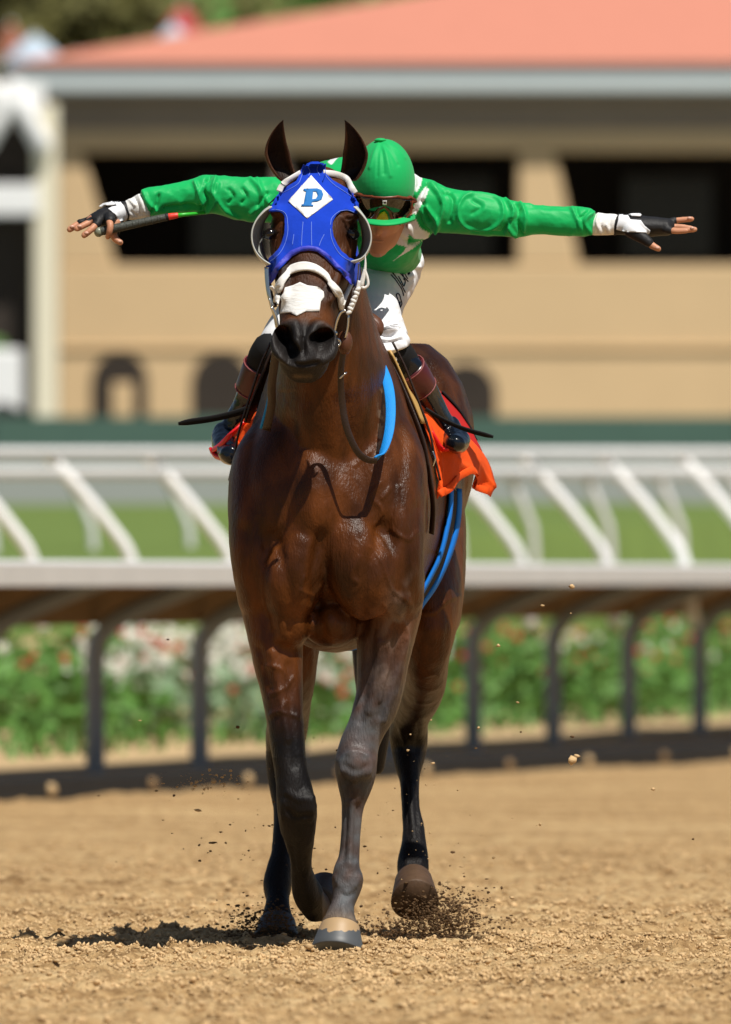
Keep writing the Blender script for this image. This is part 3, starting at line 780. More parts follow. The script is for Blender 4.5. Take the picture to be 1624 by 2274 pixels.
umbrella(25, 50, 256, .3, M['umb_rust'], "rust coloured sunshade at the far left of the hillside"); umbrella(385, 50, 258, .4, M['umb_blue'], "pale sunshade below the red one on the hillside"); umbrella(405, 8, 266, .35, M['umb_red'], "red sunshade high on the hillside")
# ================================================================ THE HORSE
horse = empty("horse", W(740, 2115, .7)); horse.location.z = 0
tag(horse, "dark bay racehorse stepping straight toward the camera in a blue hood", "horse")

def axis_x(y): return -.099 + .062 * y          # the trunk swings a little to the right towards the rump

hb = MB()
# trunk: (y, top, bottom, half width, pinch of the upper half)
TR = [(-.085, 1.20, 1.02, .09, 0), (-.05, 1.29, .95, .165, 0), (.0, 1.38, .89, .212, .02), (.07, 1.45, .83, .238, .06), (.16, 1.51, .79, .246, .14),
      (.30, 1.585, .77, .250, .30), (.45, 1.625, .78, .256, .38), (.60, 1.60, .79, .272, .30), (.80, 1.55, .80, .286, .18),
      (1.0, 1.535, .83, .288, .12), (1.2, 1.56, .86, .284, .10), (1.38, 1.585, .93, .290, .10), (1.52, 1.565, .99, .276, .10), (1.64, 1.50, 1.06, .225, .10),
      (1.73, 1.40, 1.13, .14, 0), (1.77, 1.32, 1.2, .06, 0)]
R = []
for y, zt, zb, hw, k in bez([list(t) for t in TR], 3):
    ring = []
    for th in np.linspace(0, 2 * np.pi, 40, endpoint=False):
        c, s = math.cos(th), math.sin(th)
        x = hw * math.copysign(abs(c) ** .85, c); zz = (zt + zb) / 2 + (zt - zb) / 2 * s
        if s > 0: x *= 1 - k * s ** 1.3
        else: x *= 1 - .12 * (-s) ** 2
        ring.append((axis_x(y) + x, y, zz))
    R.append(ring)
hb.rings(R)

# neck
hb.tube([(W(742, 1010, .27), .235, .36), (W(738, 905, .20), .190, .31), (W(732, 800, .11), .145, .255), (W(722, 690, .035), .117, .215),
         (W(712, 590, -.04), .100, .178), (W(706, 500, -.09), .086, .145)], ref=(1, 0, 0), n=28, sub=4)
# crest of the neck
hb.tube([(W(752, 760, .42), .06, .07), (W(765, 640, .29), .038, .06), (W(740, 520, .15), .035, .05), (W(708, 415, .0), .04, .05)], ref=(1, 0, 0), n=14)
# shoulder masses and breast muscles
hb.tube([(W(600, 960, .26), .04, .08), (W(568, 1050, .17), .065, .13), (W(562, 1150, .10), .066, .13), (W(568, 1240, .06), .066, .115), (W(590, 1330, .07), .072, .11)], n=20, sub=5)
hb.tube([(W(868, 940, .26), .04, .08), (W(892, 1040, .17), .065, .13), (W(888, 1140, .09), .066, .13), (W(884, 1230, .05), .068, .115), (W(876, 1330, .06), .078, .11)], n=20, sub=5)
hb.blob(W(655, 1270, -.035), (.085, .085, .145), Matrix.Rotation(.22, 3, 'Y'))
hb.blob(W(800, 1255, -.04), (.095, .085, .150), Matrix.Rotation(-.25, 3, 'Y'))
hb.blob(W(700, 1130, -.015), (.12, .085, .17))
hb.blob(W(640, 1385, .0), (.060, .08, .07))
hb.blob(W(735, 1385, .06), (.075, .11, .065))

# forelegs: (px, py, half width px, depth, depth radius)
def leg(st, n=18):
    hb.tube([(W(px, py, y), hw / 857 * (45 + y) / 45, ry) for px, py, hw, y, ry in st], ref=(1, 0, 0), n=n, sub=3, power=2.15)
LF = [(868, 1270, 78, .10, .125), (866, 1340, 74, .10, .115), (858, 1410, 66, .10, .10), (851, 1470, 59, .10, .088), (843, 1541, 52, .09, .078),
      (829, 1582, 48, .08, .066), (812, 1620, 43, .075, .056), (797, 1658, 45, .065, .054), (791, 1690, 47, .06, .058), (790, 1720, 46, .06, .056),
      (788, 1757, 36, .062, .046), (785, 1787, 26, .065, .038), (780, 1839, 22, .065, .036), (776, 1898, 23, .06, .038), (771, 1930, 30, .055, .045),
      (773, 1954, 35, .055, .052), (770, 1978, 31, .045, .046), (762, 2009, 26, .025, .040), (757, 2035, 33, .010, .046), (755, 2055, 44, .0, .056)]
RF = [(592, 1270, 75, .10, .125), (606, 1350, 70, .08, .11), (613, 1420, 62, .06, .10), (619, 1480, 55, .04, .088), (627, 1541, 47, .02, .076),
      (636, 1620, 41, -.01, .062), (645, 1700, 37, -.03, .054), (653, 1751, 40, -.04, .056), (659, 1790, 45, -.035, .060), (662, 1828, 42, -.015, .058),
      (666, 1865, 33, .03, .046), (668, 1900, 25, .075, .038), (669, 1930, 23, .105, .036), (675, 1960, 29, .135, .042), (684, 1985, 34, .165, .046),
      (694, 2003, 31, .20, .042), (704, 2015, 32, .235, .044)]
RH = [(620, 1180, 105, 1.38, .20), (625, 1300, 100, 1.30, .20), (636, 1400, 80, 1.22, .17), (642, 1480, 62, 1.27, .12), (642, 1541, 52, 1.40, .085),
      (640, 1600, 47, 1.52, .062), (634, 1650, 44, 1.60, .066), (630, 1700, 40, 1.62, .066), (630, 1755, 31, 1.60, .048), (630, 1800, 23, 1.57, .038),
      (628, 1850, 22, 1.54, .037), (625, 1900, 24, 1.51, .039), (620, 1938, 30, 1.48, .046), (616, 1972, 32, 1.46, .050), (617, 2000, 26, 1.43, .042),
      (616, 2030, 32, 1.40, .048), (616, 2048, 39, 1.39, .054)]
LH = [(925, 1150, 110, 1.36, .21), (935, 1280, 100, 1.24, .20), (950, 1372, 74, 1.12, .17), (948, 1442, 52, 1.14, .12), (944, 1501, 49, 1.24, .088),
      (935, 1541, 46, 1.33, .072), (921, 1572, 42, 1.42, .062), (910, 1602, 42, 1.49, .064), (908, 1630, 44, 1.52, .066), (909, 1668, 39, 1.52, .060),
      (908, 1708, 29, 1.48, .046), (910, 1739, 22, 1.45, .038), (913, 1799, 21, 1.39, .036), (918, 1831, 24, 1.36, .038), (919, 1866, 27, 1.33, .041),
      (918, 1898, 33, 1.30, .047), (917, 1928, 36, 1.27, .050), (918, 1954, 32, 1.23, .044), (920, 1972, 36, 1.20, .046)]
for L in (LF, RF, RH, LH): leg(L)
hb.blob(W(791, 1700, .015), (.046, .03, .05)); hb.blob(W(676, 1790, -.075), (.034, .03, .05))      # knee caps
hb.blob(W(771, 1960, .095), (.028, .03, .03))                                                       # ergots
# haunches
hb.blob(W(690, 1000, 1.42), (.17, .26, .30)); hb.blob(W(905, 1000, 1.38), (.185, .27, .30))

# head in its own frame: t down the face, s sideways, n out of the face
HO = W(705, 388, -.17)
HT = W(673, 800, -.17 - .30)
ha = (HT - HO).normalized()
hs = (Vector((1, 0, 0)) - ha * ha.x).normalized()
hn = hs.cross(ha) * -1
if hn.y > 0: hn = -hn
def HD(t, s, n): return HO + ha * t + hs * s + hn * n
HR = [(-.065, -.055, -.14, .035, -.09), (-.045, -.026, -.15, .062, -.085), (-.015, -.008, -.165, .080, -.08), (.02, .004, -.18, .096, -.075), (.07, .014, -.20, .107, -.065), (.12, .020, -.215, .113, -.06), (.17, .022, -.235, .114, -.06),
      (.22, .018, -.245, .102, -.07), (.28, .012, -.24, .091, -.08), (.34, .006, -.21, .080, -.075), (.40, .003, -.17, .072, -.07), (.45, .002, -.15, .068, -.06),
      (.49, .0, -.135, .069, -.055), (.525, -.006, -.12, .068, -.055), (.555, -.02, -.115, .058, -.06), (.575, -.04, -.105, .040, -.07)]
R = []
for t, nf, nb, w, nw in bez([list(h) for h in HR], 3):
    ring = []
    for th in np.linspace(0, 2 * np.pi, 36, endpoint=False):
        c, s = math.cos(th), math.sin(th)
        x = w * math.copysign(abs(s) ** .8, s)
        n_ = nw + (nf - nw) * c ** .9 if c > 0 else nw + (nw - nb) * -((-c) ** .95)
        if c > 0: x *= 1 - .10 * c
        ring.append(tuple(HD(t, x, n_)))
    R.append(ring)
hb.rings(R)
for sg in (-1, 1):
    hb.blob(HD(.118, sg * .092, -.010), (.026, .03, .014))                      # brow bone
    hb.tube([(HD(.20, sg * .085, -.02), .012, .012), (HD(.30, sg * .070, -.01), .014, .014), (HD(.38, sg * .058, -.012), .010, .010)], ref=tuple(hs), n=8)  # face crest
    # nostril wings
    hb.tube([(HD(.455, sg * .040, .002), .015, .015), (HD(.475, sg * .062, -.012), .017, .017), (HD(.505, sg * .072, -.020), .018, .018),
             (HD(.535, sg * .066, -.022), .018, .018), (HD(.553, sg * .046, -.020), .017, .017)], ref=tuple(hn), n=10)
    hb.tube([(HD(.455, sg * .030, .004), .013, .013), (HD(.50, sg * .018, .006), .014, .014), (HD(.545, sg * .020, -.010), .015, .015)], ref=tuple(hn), n=10)
hb.blob(W(673, 803, -.43), (.048, .035, .026)); hb.blob(W(673, 822, -.385), (.046, .045, .022))      # lips and chin
hb.blob(W(673, 815, -.35), (.05, .06, .03))

hV, hF = remesh(hb, .0050, 26, .65)

# --- modelling of the surface: muscles, grooves, veins
veins = []
def vein(zpts, w=4.0, h=.0042): veins.append(([(505.3 + x * .397, 1263.2 + y * .397) for x, y in zpts], w, h))
vein([(220, 545), (300, 560), (345, 640), (300, 680), (245, 700)]); vein([(345, 640), (365, 610)])
vein([(235, 820), (290, 800), (400, 830)]); vein([(290, 800), (330, 740)])
vein([(880, 210), (930, 300), (900, 420), (905, 520), (870, 640), (850, 740)]); vein([(960, 250), (1010, 380), (960, 560), (900, 760), (880, 860)])
vein([(1090, 250), (1160, 240), (1240, 170), (1330, 150)]); vein([(1110, 600), (1170, 590), (1210, 650), (1120, 690)]); vein([(1060, 750), (1130, 755), (1210, 700)])
def v2(zpts, w=4.0, h=.0038): veins.append(([(433.1 + x * .4334, 703.8 + y * .4334) for x, y in zpts], w, h))
v2([(950, 850), (905, 920), (960, 990), (925, 1060)]); v2([(1040, 870), (1035, 960), (1010, 1080)]); v2([(960, 930), (1000, 880)])
v2([(560, 1330), (545, 1400), (600, 1430), (590, 1490)]); v2([(600, 1430), (640, 1380)]); v2([(520, 1440), (545, 1400)])
v2([(840, 1230), (800, 1330), (840, 1370), (800, 1440)]); v2([(900, 1180), (960, 1260), (1000, 1380), (1080, 1450)]); v2([(820, 760), (900, 690)])
v2([(1010, 1090), (1090, 1140), (1140, 1100)]); v2([(850, 640), (830, 700)], 4, .002); v2([(1000, 660), (985, 700)], 4, .003)
grooves = [([(712, 1190), (700, 1270), (706, 1360), (716, 1420)], 16, -.013), ([(600, 1190), (640, 1300), (640, 1400)], 16, -.010),
           ([(850, 1170), (815, 1290), (800, 1400)], 16, -.010), ([(930, 1130), (905, 1260), (930, 1350)], 16, -.008),
           ([(545, 1180), (560, 1290), (600, 1400)], 18, -.010), ([(770, 900), (800, 1050), (860, 1200)], 26, -.012),
           ([(640, 950), (640, 1090), (610, 1230)], 26, -.012), ([(690, 930), (700, 1060), (710, 1180)], 40, .012),
           ([(830, 1400), (815, 1500), (800, 1600)], 9, -.006), ([(880, 1400), (868, 1500), (845, 1590)], 9, -.006), ([(640, 1480), (650, 1600), (655, 1700)], 10, -.006),
           ([(765, 1700), (790, 1712), (820, 1700)], 7, -.004), ([(778, 1660), (790, 1690), (785, 1740)], 8, .004), ([(792, 1790), (788, 1850), (785, 1910)], 6, -.003),
           ([(640, 1760), (665, 1775), (695, 1770)], 8, .005), ([(900, 1740), (905, 1850)], 5, -.003),
           ([(782, 1780), (780, 1840), (776, 1920)], 5, .005), ([(770, 1790), (768, 1840), (762, 1910)], 4.5, -.005), ([(795, 1790), (792, 1840), (790, 1910)], 4.5, -.005), ([(752, 1690), (760, 1715)], 7, .006), ([(828, 1690), (822, 1722)], 7, .006), ([(775, 1735), (790, 1742), (806, 1735)], 5, -.005), ([(772, 1675), (795, 1668), (815, 1678)], 5, .004),
           ([(745, 1950), (756, 1965)], 7, .005), ([(798, 1950), (790, 1966)], 7, .005), ([(760, 1985), (772, 1990), (785, 1985)], 5, -.005), ([(762, 2010), (764, 2040)], 6, .004),
           ([(662, 1880), (668, 1930)], 5, .005), ([(650, 1880), (655, 1930)], 4, -.004), ([(640, 1800), (655, 1815), (690, 1810)], 5, -.005), ([(630, 1780), (628, 1820)], 6, .005), ([(690, 1780), (694, 1830)], 6, .006),
           ([(913, 1745), (914, 1810), (920, 1860)], 5, .005), ([(903, 1750), (904, 1830)], 4, -.004), ([(924, 1750), (928, 1830)], 4, -.004), ([(900, 1910), (908, 1935)], 7, .005), ([(936, 1910), (930, 1935)], 7, .005), ([(890, 1620), (905, 1660)], 7, .006), ([(930, 1610), (925, 1670)], 7, -.005),
           ([(845, 1430), (838, 1500), (822, 1580)], 8, .006), ([(905, 1420), (885, 1520), (852, 1600)], 8, .005), ([(604, 1450), (622, 1540), (640, 1640)], 9, .006), ([(575, 1440), (598, 1530)], 8, -.005)]
hV = ridges(hV, hF, grooves)
hV = ridges(hV, hF, veins)
# face: nostrils, mouth line, eye sockets, forehead hollows
N0 = normals(hV, hF); P = to_px(hV); fr = (hV[:, 1] < -.25)
def press(poly, w, depth, dirv=(0, 1, .35), p=4):
    global hV
    d = seg_dist(P, poly); f = np.exp(-(d / w) ** p) * fr
    hV = hV + np.outer(f * depth, np.array(dirv))
press([(627, 745), (633, 765), (647, 786)], 16.5, .060)
press([(703, 757), (715, 750), (725, 748)], 14.5, .055)
press([(700, 775), (716, 785), (722, 772)], 14, .010, p=2)
press([(674, 752), (674, 790)], 5, .010, p=2)
press([(640, 806), (673, 812), (706, 806)], 4, .010, p=2)
for sx in (604, 780): press([(sx, 500), (sx, 535)], 22, .012, (0, 1, 0), 2)
hV = smooth_mesh(hV, hF, 2, .4)
_x, _y, _z = hV.T; _m = 1.0 * (_z < 1.45)
hV = hV + normals(hV, hF) * (_m * (.0050 * fbm(_x * 17 + _y * 11, _z * 13 - _y * 9, 3, 81) + .0022 * fbm(_x * 46 + _y * 30, _z * 30 + _y * 20, 2, 87)))[:, None]

# --- coat colour: bay, black points, dark muzzle, painted dusty sheen on near fore
P = to_px(hV); hN = normals(hV, hF)
X, Y, Zz = hV.T
def sstep(a, b, v): t = np.clip((v - a) / (b - a), 0, 1); return t * t * (3 - 2 * t)
def n3(s, seed):
    return .5 * (vnoise(X * s + Zz * .7 * s, Y * s + Zz * s, seed) + vnoise(X * s * 2.1 - Zz * s, Y * s + Zz * 2 * s, seed + 5))
bay = np.array([.084, .0245, .0044]); dark = np.array([.014, .0048, .0015]); black = np.array([.0060, .0046, .0042]); grey = np.array([.092, .098, .104]); light = np.array([.15, .048, .009])
C = np.tile(bay, (len(hV), 1))
def lay(c, m):
    global C
    C = C * (1 - m[:, None]) + np.array(c) * m[:, None]
nz = n3(6, 3)
lay(dark, sstep(.42, .75, nz) * .55)
lay(dark, sstep(1.25, 1.62, Zz) * (Y > .2) * .6)                                  # topline
lay(light, sstep(.62, .85, Zz) * (1 - sstep(.85, 1.0, Zz)) * .35)                 # forearms and gaskins
fore = Y < .7
kz = Zz + (nz - .5) * .10
cut = np.where(Zz < .66, -.112, -.06)
rf = fore & (X < cut); lf = fore & (X >= cut)
lay(black, (1 - sstep(.54, .74, kz)) * rf)
lay(black, (1 - sstep(.55, .74, kz)) * (~fore))
lay(grey, (1 - sstep(.56, .92, kz)) * lf * (.72 + .9 * (n3(24, 9) - .5)).clip(0, 1))  # grey stands for the lit sheen on this leg, with some dust
lay(np.array([.16, .11, .065]), (1 - sstep(.06, .13, Zz + (nz - .5) * .04)) * lf * .8)      # dust on the pastern
head = (Y < -.12) & (Zz > 1.36)
tt = (hV - np.array(HO)) @ np.array(ha)
lay(dark, head * sstep(.0, .2, tt) * (.35 + .3 * sstep(.45, .6, nz)))
lay(light, head * sstep(.36, .42, tt) * (1 - sstep(.44, .47, tt)) * .35)
lay(np.array([.017, .014, .013]), head * sstep(.438, .475, tt + (nz - .5) * .03))
lay(np.array([.004, .003, .003]), (np.exp(-(seg_dist(P, [(627, 745), (633, 765), (647, 786)]) / 16) ** 4) + np.exp(-(seg_dist(P, [(703, 757), (715, 750), (725, 748)]) / 13.5) ** 4)).clip(0, 1) * head)
lay(np.array([.09, .06, .035]), head * np.exp(-(seg_dist(P, [(655, 836), (690, 836)]) / 5) ** 2) * .7)
for ex in (597, 783): lay(black, head * np.exp(-(np.hypot(P[:, 0] - ex, P[:, 1] - 515) / 24) ** 2) * .75)
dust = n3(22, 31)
lay(np.array([.17, .125, .10]), np.exp(-(seg_dist(P, [(905, 1310), (880, 1400), (850, 1500)]) / 30) ** 2) * sstep(.40, .65, dust) * .75 * fore)  # pale forearm highlights painted into the coat, mixed with dust
sweat = np.exp(-(seg_dist(P, [(848, 870), (846, 960), (838, 1010)]) / 7) ** 2) * (n3(40, 77) > .47) * fore
lay(np.array([.22, .17, .13]), sweat * .6)

M['coat'] = vmat("bay horse coat", rough=.36, spec=.22, bump=.9, bscale=200, stretch=(1, 1, .28), var=.6, nscale=22, veins=.10, bdist=.003, rvar=.14)
C = np.hstack([C, ((~head) & (Zz > .5))[:, None] * 1.0])
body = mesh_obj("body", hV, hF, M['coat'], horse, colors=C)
hbvh = bvh_of(hV, hF)

# ears: cupped leaves, joined to the same body
def ear(base, tip, side, out):
    """crescent cross-sections from base to tip; out: how far the outer edge bows"""
    R = []; n = 24; K = 13
    od = Vector((-side * .45, -.88, .10)).normalized(); lat = Vector((0, 0, 1)).cross(od).normalized()
    for i in range(n + 1):
        f = i / n
        c = base * (1 - f) + tip * f + Vector((out * math.sin(math.pi * f) ** .8, .010 * math.sin(math.pi * f), 0))
        w = .0345 * (1 - f ** 2.6) ** .9 * (.70 + .55 * min(1, f * 2.2) ** .8 - .25 * f) + .0008
        dep = w * (1.05 - .45 * f)
        ring = []
        for k in range(K):                        # outer skin
            a = math.pi * (k / (K - 1)); ring.append(c + lat * w * math.cos(a) - od * dep * math.sin(a))
        for k in range(K):                        # inner hollow
            a = math.pi * (1 - k / (K - 1)); ring.append(c + lat * w * .84 * math.cos(a) - od * (dep * .80 * math.sin(a) * min(1, f * 4 + .25) - .001))
        R.append([tuple(p) for p in ring])
    mb = MB(); mb.rings(R)
    return mb
EV = []; EF = []
for base, tip, side, out in ((W(644, 400, -.085), W(629, 266, -.16), -1, -.024), (W(770, 400, -.085), W(766, 266, -.16), 1, .024)):
    mb = ear(base, tip, side, out)
    b = len(EV); EV += mb.V; EF += [tuple(i + b for i in f) for f in mb.F]
ears = bmesh.new()
bm = bmesh.new(); bm.from_mesh(body.data)
cl = bm.verts.layers.float_color["Col"]
vs = [bm.verts.new(v) for v in EV]
v_i = 0
for v in vs:
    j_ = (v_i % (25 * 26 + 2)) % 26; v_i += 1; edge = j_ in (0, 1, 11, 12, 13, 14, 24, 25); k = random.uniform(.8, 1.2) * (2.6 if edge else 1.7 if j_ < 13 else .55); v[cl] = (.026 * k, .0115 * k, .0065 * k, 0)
for f in EF:
    try:
        nf = bm.faces.new([vs[i] for i in f]); nf.smooth = True
    except ValueError: pass
bmesh.ops.recalc_face_normals(bm, faces=bm.faces[-len(EF):] if False else [f for f in bm.faces if f.verts[0] in set(vs)])
bm.to_mesh(body.data); bm.free(); ears.free()

# eyes set in dark sockets
for ex, ey, sg in ((597, 519, -1), (784, 519, 1)):
    p, n = on_surface(hbvh, ex, ey, 0, -.28)
    mb = MB(); mb.blob(p + Vector((-sg * .003, .004, 0)), (.0205, .020, .0155), Matrix.Rotation(sg * .25, 3, 'Y')); mb.build("eye", M['eye'], horse)

# hooves: truncated cones with coronet
def hoof(top, bot, rt, rb, material, rounded=False, name="hoof"):
    top = Vector(top); bot = Vector(bot); ax = (bot - top); R = []
    prof = [(-.10, .80), (0, 1.0), (.08, 1.03), (.5, None), (.96, None), (1.0, .985)]
    t = ax.normalized(); u = (Vector((1, 0, 0)) - t * t.x).normalized(); v = t.cross(u)
    if v.y > 0: v = -v
    prof = ((-.25, .55), (-.1, .80), (.1, .98), (.3, 1.06), (.5, 1.07), (.7, 1.03), (.88, .93), (.97, .80), (1.0, .62))
    for f, k in prof if rounded else ((-.05, .86), (-.01, .97), (.03, 1.0), (.25, 1.0), (.5, 1.0), (.75, 1.0), (.95, 1.0), (1.0, .97)):
        r = (rt + (rb - rt) * max(0, f)) * k
        c = top + ax * f
        R.append([tuple(c + u * r * math.cos(a) + v * r * (1.12 * math.sin(a) if math.sin(a) > 0 else .85 * math.sin(a)))
                  for a in np.linspace(0, 2 * math.pi, 28, endpoint=False)])
    mb = MB(); mb.rings(R)
    return mb.build(name, material, horse)
def hoofmat():
    m, nt, b = nodes_of("grey hoof with dust band"); N = nt.nodes; L = nt.links
    tc = N.new("ShaderNodeTexCoord"); sp = N.new("ShaderNodeSeparateXYZ"); L.new(tc.outputs["Object"], sp.inputs[0])
    nz = N.new("ShaderNodeTexNoise"); nz.inputs["Scale"].default_value = 45; L.new(tc.outputs["Object"], nz.inputs[0])
    ma = N.new("ShaderNodeMath"); ma.operation = 'MULTIPLY_ADD'; ma.inputs[1].default_value = .035; L.new(nz.outputs[0], ma.inputs[0]); L.new(sp.outputs[2], ma.inputs[2])
    r = N.new("ShaderNodeMapRange"); r.inputs[1].default_value = .069; r.inputs[2].default_value = .072; L.new(ma.outputs[0], r.inputs[0])
    mx = N.new("ShaderNodeMix"); mx.data_type = 'RGBA'; mx.inputs[6].default_value = (.075, .082, .088, 1); mx.inputs[7].default_value = (.40, .27, .14, 1)
    L.new(r.outputs[0], mx.inputs[0]); L.new(mx.outputs[2], b.inputs["Base Color"]); b.inputs["Roughness"].default_value = .5
    return m
h1 = hoof(W(756, 2056, -.01), W(749, 2117, -.04), .0505, .0715, hoofmat())
h1["label"] = "grey near fore hoof with a band of dust"
hoof(W(708, 2012, .25), W(724, 1992, .335), .050, .062, M['hoof'])
hoof(W(616, 2046, 1.38), W(614, 2092, 1.34), .048, .064, M['hoof'])
h4 = hoof(W(919, 1958, 1.21), W(922, 2006, 1.115), .050, .065, M['hoof_brown']); h4["label"] = "shiny brown lifted hind hoof"
# tail and mane
mb = MB()
mb.tube([(Vector((.005, 1.76, 1.40)), .035, .035), (Vector((.01, 1.86, 1.30)), .05, .05), (Vector((.02, 1.90, 1.0)), .07, .055), (Vector((.03, 1.88, .7)), .06, .05), (Vector((.03, 1.86, .45)), .02, .02)], ref=(1, 0, 0), n=18)
mb.build("tail", M['hair'], horse)
mb = MB()
for k in range(90):
    f = random.random(); 
    b = W(752, 740, .36) * (1 - f) + W(712, 420, .0) * f + Vector((random.uniform(-.01, .01), 0, .02))
    sd = -1; l = random.uniform(.06, .14)
    q = b + Vector((-.03 - random.random() * .03, -.02, .01)); e = q + Vector((-.06 - .03 * random.random(), .01, -l))
    mb.tube([(b, .006, .006), (q, .006, .006), (e, .0015, .0015)], ref=(0, 1, 0), n=5, sub=2)
for k in range(3):                                 # stray tuft on the off side
    b = W(830, 745, .30); e = W(884 + k * 3, 720 + k * 4, .26)
    mb.tube([(b, .0012, .0012), ((b + e) / 2 + Vector((0, 0, .008)), .0009, .0009), (e, .0006, .0006)], ref=(0, 1, 0), n=5, sub=2)
tag(mb.build("mane", M['hair'], horse), kind="stuff")
# ================================================================ TACK
# ---- blinker hood
hood = empty("blinker_hood", HO); tag(hood, "royal blue racing hood with white diamond and pale eye cups", "hood")
outer = [(555,425),(600,398),(650,398),(690,420),(702,440),(690,490),(745,545),(830,595),(895,635),(932,690),(940,740),(925,772),(900,772),(860,757),(810,762),(770,790),(748,832),(742,880),(750,940),(775,1000),(810,1050),(850,1082),(885,1095),
         (882,1150),(890,1200),(885,1280),(860,1250),(800,1190),(740,1130),(690,1080),(640,1042),(580,1032),(520,1042),(460,1077),(410,1132),(370,1182),(330,1240),(305,1270),(290,1200),(272,1150),(300,1097),(330,1080),(370,1040),(400,980),(418,920),(422,850),(415,800),(390,767),(350,757),(312,757),(300,740),(312,718),(330,680),(370,620),(440,588),(500,550),(525,500),(540,460)]
hp = [Z1(*p) for p in outer]
fb = patch("face_cloth", hp, hbvh, M['blue'], hood, step=5, off=.0075, thick=.004, ydef=-.22, iters=6)
hoodV = [tuple(v.co) for v in fb.data.vertices]; hoodF = [tuple(p.vertices) for p in fb.data.polygons]
hdb = BVHTree.FromPolygons(hoodV, hoodF)
# side cloth round cheeks and jaw
for sg in (-1, 1):
    V = []; F = []; nt_, na = 14, 10
    for i in range(nt_):
        t = .0 + .21 * i / (nt_ - 1)
        for j in range(na):
            a = math.radians(97 + 43 * j / (na - 1)); d = hs * sg * math.sin(a) + hn * math.cos(a)
            c = HO + ha * t + hn * -.08; h = hbvh.ray_cast(c + d * .4, -d)
            V.append(h[0] + d * .004 if h[0] is not None else c + d * .1)
    for i in range(nt_ - 1):
        for j in range(na - 1):
            if 3 < i and j < 4: continue
            F.append((i * na + j, i * na + j + 1, (i + 1) * na + j + 1, (i + 1) * na + j))
    o = mesh_obj("side_cloth", V, F, M['blue'], hood); m = o.modifiers.new("t", 'SOLIDIFY'); m.thickness = .003
def zline(pts): return [Z1(*p) for p in pts]
def seam(name, pts, r, material, parent, bvh, off=.001, ydef=-.25, sub=4):
    L = bez(zline(pts), sub); return pipe(name, [on_surface(bvh, p[0], p[1], off, ydef)[0] for p in L], r, material, parent, n=6, sub=2)
patch("lower_ribbon", zline([(885,1215),(888,1278),(860,1250),(800,1190),(740,1130),(690,1080),(640,1042),(580,1032),(520,1042),(460,1077),(410,1132),(370,1182),(330,1240),(307,1268),(302,1215),(345,1150),(400,1085),(455,1035),(520,1008),(580,1000),(645,1010),(700,1045),(760,1100),(820,1160)]), hdb, M['blue_trim'], hood, step=5, off=.002, thick=.002, ydef=-.3)
for pts in ([(432,850),(424,790),(398,756),(350,744),(318,745)], [(430,920),(412,985),(380,1045),(335,1092),(306,1108)], [(430,920),(433,880),(432,850)],
            [(735,850),(742,810),(765,780),(805,752),(860,745),(905,760)], [(735,880),(742,945),(768,1010),(805,1062),(848,1096),(876,1106)], [(540,830),(532,930),(530,1000)], [(600,830),(600,930),(602,1000)],
            [(700,455),(705,500),(750,555),(830,610),(905,660)], [(545,465),(528,510),(505,558),(440,600),(370,635)], [(570,430),(590,470),(580,500)], [(650,420),(640,460),(660,500)], [(475,920),(465,990)], [(690,920),(665,970),(655,1000)]):
    seam("stitching", pts, .0008, M['blue_thread'], hood, hdb)
diamond = patch("white_diamond", zline([(598,500),(752,672),(570,806),(437,683)]), hdb, M['white_cloth'], hood, step=6, off=.0025, thick=.002, ydef=-.2)
patch("letter_p", zline([(545,600),(640,597),(672,610),(683,640),(672,675),(640,690),(606,692),(600,712),(613,714),(612,724),(530,724),(530,712),(546,708),(562,620),(545,613)]), hdb, M['print_blue'], diamond, holes=[zline([(612,618),(634,620),(645,645),(632,670),(607,674)])], step=4, off=.0045, thick=.001, ydef=-.2)
# eye cups: open half shells
def cup(rim, inner, name="eye_cup"):
    R = bez(zline(rim), 4); I = bez(zline(inner), 4); V = []; F = []; m = 8
    for p, q in zip(R, I):
        yr = -.285; yi = -.17
        a = W(p[0], p[1], yr); b = W(q[0], q[1], yi)
        for k in range(m):
            f = k / (m - 1); c = a.lerp(b, f); bow = math.sin(math.pi * f) * .009
            d = (a - W(*Z1(595, 900), yr)); d.y = 0; c += d.normalized() * bow
            V.append(c)
    n_ = len(R)
    for i in range(n_ - 1):
        for k in range(m - 1): F.append((i * m + k, i * m + k + 1, (i + 1) * m + k + 1, (i + 1) * m + k))
    o = mesh_obj(name, V, F, M['cup'], hood); s = o.modifiers.new("t", 'SOLIDIFY'); s.thickness = .003; s.offset = 0
    pipe("cup_rim", [W(p[0], p[1], -.287) for p in R], .0022, M['cup'], o, n=8, sub=1)
    return o
cup([(314,722),(262,755),(205,820),(176,895),(177,975),(205,1045),(250,1095),(302,1130)], [(330,740),(300,770),(262,830),(246,900),(248,980),(262,1050),(285,1100),(305,1120)])
cup([(905,722),(950,765),(995,825),(1022,900),(1024,970),(1000,1040),(955,1090),(885,1112)], [(900,740),(925,790),(950,850),(962,910),(962,980),(945,1050),(915,1090),(885,1105)])

